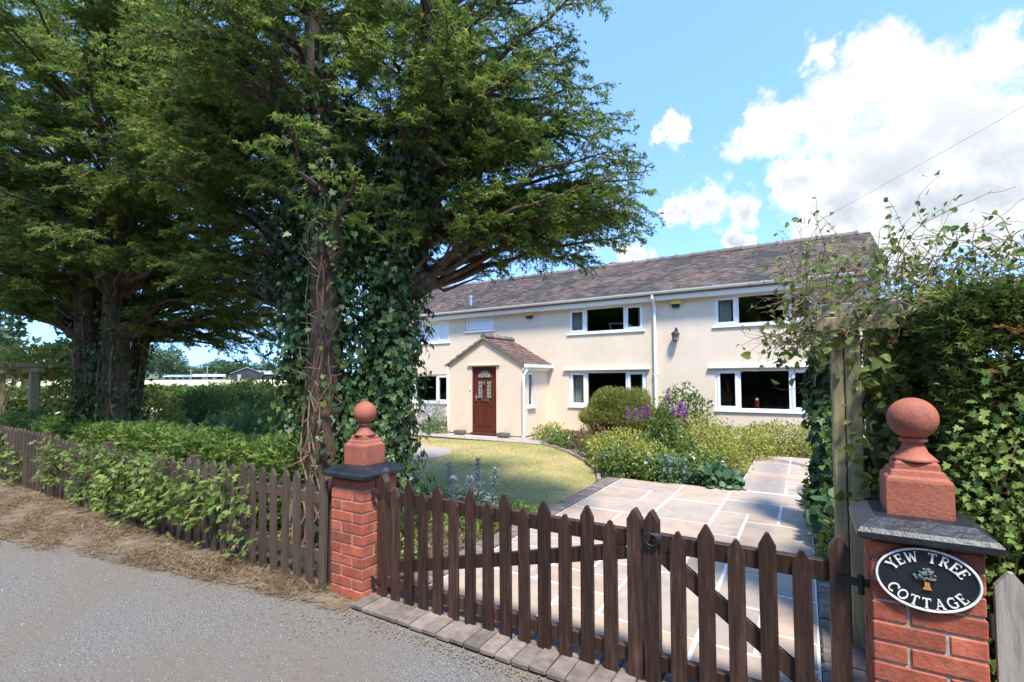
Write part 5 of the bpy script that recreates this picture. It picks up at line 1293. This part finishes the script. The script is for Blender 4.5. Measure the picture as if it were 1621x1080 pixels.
# left garden
mound('clipped_shrub', 'broad rounded clipped green shrub in the left garden before the stubble field', (-12.3, 6.9, .58), (1.5, 1.3, .80), 17000, .12, M['hedge_lo'], SPRAY_LO, 'bush', core=True, inner=.8)
mound('garden_rose', 'yellow green rose bush with coral flowers beside the thick-stemmed yew', (-10.1, 4.1, .68), (.6, .5, .66), 1900, .085, M['lime'], LEAF, 'bush', flowers=[(9, .14, M['coral'], .1)], stems=12, inner=.2)
mound('tall_perennial', 'upright leafy green perennial clump behind the low hedge', (-10.7, 5.3, .62), (1.1, .7, .70), 4600, .15, M['green'], NARROW, 'plant', stems=22, inner=.15, up=.2)
mound('garden_shrub', 'loose mid green shrub between the two yews', (-7.4, 4.2, .45), (.75, .55, .55), 2600, .09, M['green'], LEAF, 'bush', stems=14, inner=.2)
mound('leafy_shrub', 'loose bright green shrub at the foot of the thick-stemmed yew', (-9.0, 3.75, .42), (.6, .4, .5), 1900, .08, M['green'], LEAF, 'bush', stems=12, inner=.2)
mound('mixed_shrub', 'spreading lime green shrub beside the coral rose', (-8.4, 4.5, .45), (.8, .5, .55), 2400, .08, M['lime'], LEAF, 'bush', stems=14, inner=.2)
mound('dark_shrub', 'mid green shrub below the far garden pergola', (-11.8, 3.9, .4), (.7, .45, .5), 1900, .09, M['green'], LEAF, 'bush', stems=12, inner=.2)
mound('bear_breech', 'pale grey green plant with long broad leaves behind the low hedge', (-7.0, 3.75, .42), (.42, .38, .5), 130, .34, M['blue_green'], NARROW, 'plant', stems=10, inner=.1)
mound('bindweed_clump', 'pale leafy tangle at the foot of the ivy-clad yew', (-5.1, 3.5, .38), (.55, .4, .46), 1400, .065, M['lime'], LEAF, 'plant', stems=12, inner=.2)
mound('fern_clump', 'dark green fern clump below the ivy-clad yew', (-4.75, 2.95, .25), (.5, .35, .42), 800, .2, M['hedge_lo'], SPRAY, 'plant', stems=10, inner=.2)
hedge('field_hedge', 'long low hedge along the near edge of the stubble field', -34, -14.5, 12.5, 13.6, .95, 9000, .3, M['deep'], SPRAY_LO, 'set', .25, bulge=.12)
hedge('boundary_hedge', 'dark boundary hedge beyond the left garden', -33, -31.6, 4, 12.4, .95, 5000, .3, M['deep'], SPRAY_LO, 'set', .25, bulge=.12)
# garden pergola on the far left
perg = empty('pergola', (-13.2, 3.6, 0), 'rustic timber pergola covered with climbers at the far end of the garden', 'pergola')
for (x_, y_) in ((-12.75, 3.15), (-12.75, 4.6), (-14.9, 3.15), (-14.9, 4.6)): build('post', MB().box(x_-.065, x_+.065, y_-.065, y_+.065, 0, 1.70, .01), M['palewood'], perg)
for y_ in (3.15, 4.6): build('beam', MB().box(-15.5, -12.35, y_-.04, y_+.04, 1.70, 1.79, .008), M['palewood'], perg)
for x_ in np.arange(-15.2, -12.4, .45): build('rafter', MB().box(x_-.03, x_+.03, 2.85, 4.9, 1.795, 1.87, .006), M['palewood'], perg)
t = empty('pergola_climber', (-13.6, 3.8, 0), 'yellow green climber heaped over the far garden pergola', 'climber')
P, D = ell_points((-13.7, 3.8, 1.95), (1.5, 1.0, .34), 3800, .3); P3, D3 = ell_points((-14.2, 4.2, 1.0), (.9, .5, .95), 1600, .2, .05)
P, D = np.concatenate([P, P3]), np.concatenate([D, D3]); k = len(P)
V, F, T = scatter(LEAF[0], LEAF[1], P, D+rng.normal(size=(k,3))*.6, np.array([0,0,.8])+D*.4+rng.normal(size=(k,3))*.4, rng.uniform(.07, .14, k), rng.beta(2, 2, k))
np_mesh('foliage', V, F, T, M['lime'], t, kind='stuff')
tb = MB()
for q in range(8): tb.tube([(-12.8+rng.normal()*.1-(q > 3)*2, 3.2+rng.normal()*.08, 0), (-12.8+rng.normal()*.1-(q > 3)*2, 3.2+rng.normal()*.08, 1.0), (-13.2+rng.normal()*.4-(q > 3)*1.5, 3.6+rng.normal()*.3, 1.95)], [.02, .015, .006], 5, False)
build('stems', tb, M['vine'], t, kind='stuff')

# ------------------------------------------------------------------ pergola and climbers at the right
arch = empty('path_pergola', (.2, 3.36, 0), 'pale timber pergola post and beam wrapped in climbers beside the path', 'pergola')
build('post', MB().box(.132, .192, 3.30, 3.42, 0, 1.86, .006), M['palewood'], arch)
build('post', MB().box(.197, .272, 3.295, 3.425, 0, 1.855, .006), M['palewood'], arch)
build('post', MB().box(.33, .43, 3.75, 3.85, 0, 1.85, .006), M['fencewood'], arch)
build('beam', MB().box(.05, 1.7, 3.335, 3.385, 1.865, 1.945, .006), M['greywood'], arch)
build('beam', MB().box(.06, 1.7, 3.258, 3.292, 1.78, 1.86, .006), M['palewood'], arch)
build('beam', MB().box(.22, .27, 3.45, 9.4, 1.87, 1.95, .006), M['palewood'], arch)
for y_ in (5.6, 9.2): build('post', MB().box(.195, .295, y_-.05, y_+.05, 0, 1.865, .006), M['palewood'], arch)
for k in range(9): build('trellis_slat', MB().box(.44, .56, 3.79, 3.81, .3+k*.17, .32+k*.17), M['greywood'], arch)
for x_ in (.45, .54): build('trellis_slat', MB().box(x_, x_+.02, 3.77, 3.788, .15, 1.8), M['greywood'], arch)
# twining climber: bare tangled stems with leaves, reaching above the beam
t = empty('twining_climber', (.4, 3.4, 0), 'twiggy half-bare climber with yellow green leaves sprawling over the path pergola', 'climber')
tb = MB(); P = []; 
def wander(s, d, n, step, jit, grav, r0):
    p = np.array(s, float); d = unit(np.array(d, float)); out = [p.copy()]
    for _ in range(n):
        d = unit(d+rng.normal(size=3)*jit+np.array([0,0,grav])); p = p+d*step; out.append(p.copy())
    tb.tube(out, list(np.linspace(r0, r0*.35, len(out))), 4, False); return out
for q in range(9):                                               # main stems up the posts
    s = (.36+rng.normal()*.10, 3.55+rng.normal()*.12, 0); p = [s]
    for z_ in np.linspace(.25, 1.95, 8): p.append((.38+.12*math.sin(z_*4+q)+rng.normal()*.04, 3.5+.12*math.cos(z_*4+q)+rng.normal()*.04, z_))
    tb.tube(p, [.018]*5+[.014]*4, 5, False)
for q in range(560):
    s = np.array([rng.uniform(.0, 1.25), rng.uniform(3.15, 3.9), rng.uniform(1.72, 2.15)])
    a = rng.uniform(0, 6.28); d = np.array([math.cos(a)*.8-.15, math.sin(a)*.45-.1, rng.uniform(-.25, .75)])
    o = wander(s, d, int(rng.integers(5, 12)), .05, .42, rng.uniform(-.1, .06), rng.uniform(.0016, .004))
    for w_ in o[2:]:
        if rng.random() < .55: P.append(w_+rng.normal(size=3)*.025)
for q in range(34):                                              # long whips above and left
    s = np.array([rng.uniform(-.05, 1.2), rng.uniform(3.2, 3.7), rng.uniform(1.9, 2.15)])
    o = wander(s, np.array([rng.uniform(-.6, .7), rng.uniform(-.3, .2), .75]), int(rng.integers(7, 13)), .055, .22, -.05, .003)
    for w_ in o[2:]:
        if rng.random() < .5: P.append(w_+rng.normal(size=3)*.015)
for q in range(80):                                              # sprays hanging left across the window
    s = np.array([rng.uniform(-.05, .25), rng.uniform(3.2, 3.6), rng.uniform(1.7, 2.0)])
    o = wander(s, np.array([-.8, rng.uniform(-.3, .3), rng.uniform(-.5, .3)]), int(rng.integers(4, 9)), .05, .32, -.05, .0028)
    for w_ in o[1:]:
        if rng.random() < .3: P.append(w_+rng.normal(size=3)*.015)
for q in range(900):                                             # leafy lower part round the posts
    P.append(np.array([.38+rng.normal()*.15, 3.36+rng.normal()*.14, 1.95-rng.power(1.5)*0-rng.random()**1.3*1.25]))
P = np.array(P); n = len(P)
V, F, T = scatter_mix([ROUND_, LEAFW], P, rng.normal(size=(n,3))+np.array([0,-.3,-.5]), np.array([0,-.7,.7])+rng.normal(size=(n,3))*.7, rng.uniform(.018, .05, n)*np.where(P[:,2] < 1.7, 1.3, .9), rng.beta(2, 2, n))
np_mesh('foliage', V, F, T, M['vineleaf'], t, kind='stuff'); build('stems', tb, M['vine'], t, kind='stuff')
# ivy column round the far pergola post, and leafy bindweed on the hedge front
t = empty('ivy_column', (.25, 5.6, 0), 'dense dark ivy column on the far pergola post at the path', 'ivy')
n = 3600; th_ = rng.uniform(0, 6.28, n); z = rng.uniform(.15, 1.95, n); rr = (.20+.05*np.sin(z*6+th_*2))*rng.uniform(.65, 1.05, n)
o_ = np.stack([np.cos(th_), np.sin(th_), np.zeros(n)], -1)
V, F, T = scatter(IVY[0], IVY[1], np.stack([.24+rr*np.cos(th_), 5.6+rr*np.sin(th_)*1.4, z], -1), np.array([0,0,-.8])+rng.normal(size=(n,3))*.5+o_*.3, o_+np.array([0,0,.4])+rng.normal(size=(n,3))*.3, rng.uniform(.05, .09, n), rng.beta(2.4, 2, n))
np_mesh('foliage', V, F, T, M['ivy'], t, kind='stuff')
tb = MB()
for q in range(7):
    a = q*.9; tb.tube([(.24+.08*math.cos(a+z_*2), 5.6+.08*math.sin(a+z_*2), z_) for z_ in np.linspace(0, 1.85, 9)], .012, 5, False)
build('stems', tb, M['vine'], t, kind='stuff')
t = empty('hop_climber', (.95, 2.7, 0), 'bright green lobed leaves of a climber hanging down the yew hedge front', 'climber')
P = []
for q in range(100):
    x_, z_ = rng.uniform(.56, 1.7), rng.uniform(.45, 1.3)
    P.append(np.stack([x_+rng.normal(size=26)*.07, 2.66-np.abs(rng.normal(size=26))*.05, z_+rng.normal(size=26)*.10], -1))
P = np.concatenate(P); n = len(P)
V, F, T = scatter(IVY[0], IVY[1], P, np.array([-.2,-.3,-.6])+rng.normal(size=(n,3))*.45, np.array([-.2,-.7,.7])+rng.normal(size=(n,3))*.35, rng.uniform(.018, .038, n), rng.beta(2.6, 1.8, n))
np_mesh('foliage', V, F, T, M['hedge_lo'], t, kind='stuff')
tb = MB()
for q in range(12):
    x_ = rng.uniform(.6, 1.6); tb.tube([(x_+rng.normal()*.05, 2.68+rng.normal()*.01, z_) for z_ in np.linspace(0, 1.25, 7)], .004, 4, False)
build('stems', tb, M['vine'], t, kind='stuff')

# ------------------------------------------------------------------ far things: barn, sheds, poles, trees
def far_frame(px, dist):
    d = pix_dir(px, 600); f = Vector((d.x, d.y, 0)).normalized(); r = Vector((f.y, -f.x, 0)); return Vector((f.x*dist, f.y*dist, 0)), r, f
def shed(name, label, px, dist, z0, w, dpt, he, hr, roofm, wallm, gable_front, door=False, group=None, n_open=0):
    o, r, f = far_frame(px, dist); t = empty(name, (o.x, o.y, z0), label, 'barn' if gable_front else 'shed', group)
    def P(a, b, z): q = o+r*a+f*b; return (q.x, q.y, z0+z)
    if gable_front:
        build('wall', MB().add([P(-w/2,0,0),P(w/2,0,0),P(w/2,0,he),P(0,0,hr),P(-w/2,0,he),P(-w/2,dpt,0),P(w/2,dpt,0),P(w/2,dpt,he),P(0,dpt,hr),P(-w/2,dpt,he)], [(0,1,2,3,4),(5,9,8,7,6),(0,4,9,5),(1,6,7,2)]), wallm, t)
        e = w/2+.4; k = (hr-he)/(w/2)*.4
        build('roof', MB().add([P(-e,-.4,he-k),P(0,-.4,hr+.12),P(e,-.4,he-k),P(-e,dpt+.4,he-k),P(0,dpt+.4,hr+.12),P(e,dpt+.4,he-k),P(-e,-.4,he-k+.15),P(0,-.4,hr+.3),P(e,-.4,he-k+.15),P(-e,dpt+.4,he-k+.15),P(0,dpt+.4,hr+.3),P(e,dpt+.4,he-k+.15)],
              [(6,7,10,9),(7,8,11,10),(0,1,7,6),(1,2,8,7),(0,6,9,3),(2,5,11,8)]), roofm, t)
        build('doorway', MB().add([P(-1.6,-.02,0),P(1.2,-.02,0),P(1.2,-.02,he*.85),P(-1.6,-.02,he*.85),P(-1.6,.1,0),P(1.2,.1,0),P(1.2,.1,he*.85),P(-1.6,.1,he*.85)], [(0,1,2,3),(0,4,5,1),(1,5,6,2),(2,6,7,3),(3,7,4,0)]), M['black_iron'], t)
        build('door_leaf', MB().add([P(-2.7,-.12,0),P(-1.7,-.12,0),P(-1.7,-.12,he*.85),P(-2.7,-.12,he*.85),P(-2.7,-.03,0),P(-1.7,-.03,0),P(-1.7,-.03,he*.85),P(-2.7,-.03,he*.85)], [(0,1,2,3),(0,4,5,1),(1,5,6,2),(2,6,7,3),(3,7,4,0)]), M['shedwall'], t)
    else:
        build('wall', MB().add([P(-w/2,0,0),P(w/2,0,0),P(w/2,0,he),P(-w/2,0,he),P(-w/2,dpt,0),P(w/2,dpt,0),P(w/2,dpt,he),P(-w/2,dpt,he),P(-w/2,dpt/2,hr),P(w/2,dpt/2,hr)], [(0,1,2,3),(4,7,6,5),(0,3,8,7,4),(1,5,6,9,2)]), wallm, t)
        build('roof', MB().add([P(-w/2-.3,-.4,he-.1),P(w/2+.3,-.4,he-.1),P(w/2+.3,dpt/2,hr+.1),P(-w/2-.3,dpt/2,hr+.1),P(-w/2-.3,dpt+.4,he-.1),P(w/2+.3,dpt+.4,he-.1)], [(0,1,2,3),(3,2,5,4)]), roofm, t)
        for k in range(n_open):
            a = -w/2+w*(k+.5)/n_open; build('opening', MB().add([P(a-w*.3/n_open,-.03,.1),P(a+w*.3/n_open,-.03,.1),P(a+w*.3/n_open,-.03,he*.8),P(a-w*.3/n_open,-.03,he*.8)], [(0,1,2,3)]), M['barn'], t)
    return t
shed('barn', 'dark timber barn with grey roof at the far side of the stubble field', 391, 178, 1.7, 9.0, 12, 2.1, 3.9, M['barnroof'], M['barn'], True)
shed('farm_shed', 'low dark open shed beside the barn across the field', 422, 182, 1.75, 6, 7, 1.9, 3.0, M['barnroof'], M['barn'], False, n_open=2)
shed('farm_shed', 'long pale roofed shed at the far edge of the field', 285, 200, 1.75, 9, 7, 1.2, 1.75, M['paleroof'], M['shedwall'], False, n_open=5)
shed('farm_shed', 'pale roofed open-fronted shed between the long shed and the barn', 331, 200, 1.75, 9.5, 7, 1.3, 2.0, M['paleroof'], M['shedwall'], False, n_open=3)
shed('farm_shed', 'small pale shed seen past the far garden pergola', 78, 190, 1.6, 7, 7, 1.5, 2.3, M['paleroof'], M['shedwall'], False, n_open=1)
for px, lb in ((302, 'thin timber pole at the long pale shed'), (328, 'thin pale pole at the open-fronted shed across the field')):
    o, r, f = far_frame(px, 180); t = empty('utility_pole', (o.x, o.y, 1.7), lb, 'pole')
    build('shaft', MB().tube([(o.x, o.y, 1.6), (o.x, o.y, 6.2 if px > 310 else 5.0)], [.16, .11], 6), M['greywood'], t)
    build('crossarm', MB().tube([(o.x-r.x*.6, o.y-r.y*.6, 5.9 if px > 310 else 4.7), (o.x+r.x*.6, o.y+r.y*.6, 5.9 if px > 310 else 4.7)], .07, 5), M['greywood'], t)
def far_tree_mesh(seed):
    g = np.random.default_rng(seed); P = []; D = []
    for k in range(11):
        c = np.array([g.normal()*.30, g.normal()*.30, .62+g.normal()*.16]); rr = g.uniform(.16, .30); n = 150
        d = unit(g.normal(size=(n,3))); P.append(c+d*rr*(g.uniform(.5, 1, n)**.4)[:,None]); D.append(d)
    P, D = np.concatenate(P), np.concatenate(D); n = len(P)
    return scatter(LEAF[0], LEAF[1], P, g.normal(size=(n,3)), D+g.normal(size=(n,3))*.4, g.uniform(.06, .11, n), g.beta(2, 2, n))
protos = []
def far_tree(px, dist, h, wd, label, kind):
    o, r, f = far_frame(px, dist); z0 = 1.8 if dist > 100 else 0
    t = empty('field_tree', (o.x, o.y, z0), label, 'tree', 'trees beyond the stubble field')
    if len(protos) <= kind:
        V, F, T = far_tree_mesh(40+kind)
        c = np_mesh('crown', V, F, T, M['fartree'], t, kind='stuff', origin=(0,0,0))
        k = build('trunk', MB().tube([(0,0,0),(0.02,0,.3),(0,.02,.65)], [.035,.028,.015], 7), M['bark'], t, origin=(0,0,0)); protos.append((c, k))
        for q in (c, k): q.location = (0,0,0); q.scale = (wd, wd, h)
    else:
        for q in protos[kind]:
            w_ = q.copy(); col.objects.link(w_); w_.parent = t; w_.location = (0,0,0); w_.scale = (wd, wd, h)
    t.rotation_euler = (0, 0, rng.uniform(0, 6.28))
lt = 'rounded broadleaf tree on the skyline beyond the stubble field'
for (px, dist, h, wd, k) in ((205,210,11,12,0), (228,205,12,12,1), (252,215,11,11,2), (270,225,9,10,0), (292,260,7,10,1), (310,280,6,9,2), (345,215,7.5,10,1), (360,220,8,10,2), (378,225,7,11,0), (405,225,7,11,1), (425,230,6.5,11,2), (445,235,6.5,10,0), (470,230,7,10,1), (180,220,10,11,2), (150,230,9,11,0), (520,240,7,11,2)):
    far_tree(px, dist, h, wd, lt, k)
far_tree(-12, 38, 6.2, 5.5, 'leafy tree beyond the far garden pergola', 0)
far_tree(45, 60, 4.0, 5.0, 'low bushy tree behind the far garden pergola', 1)
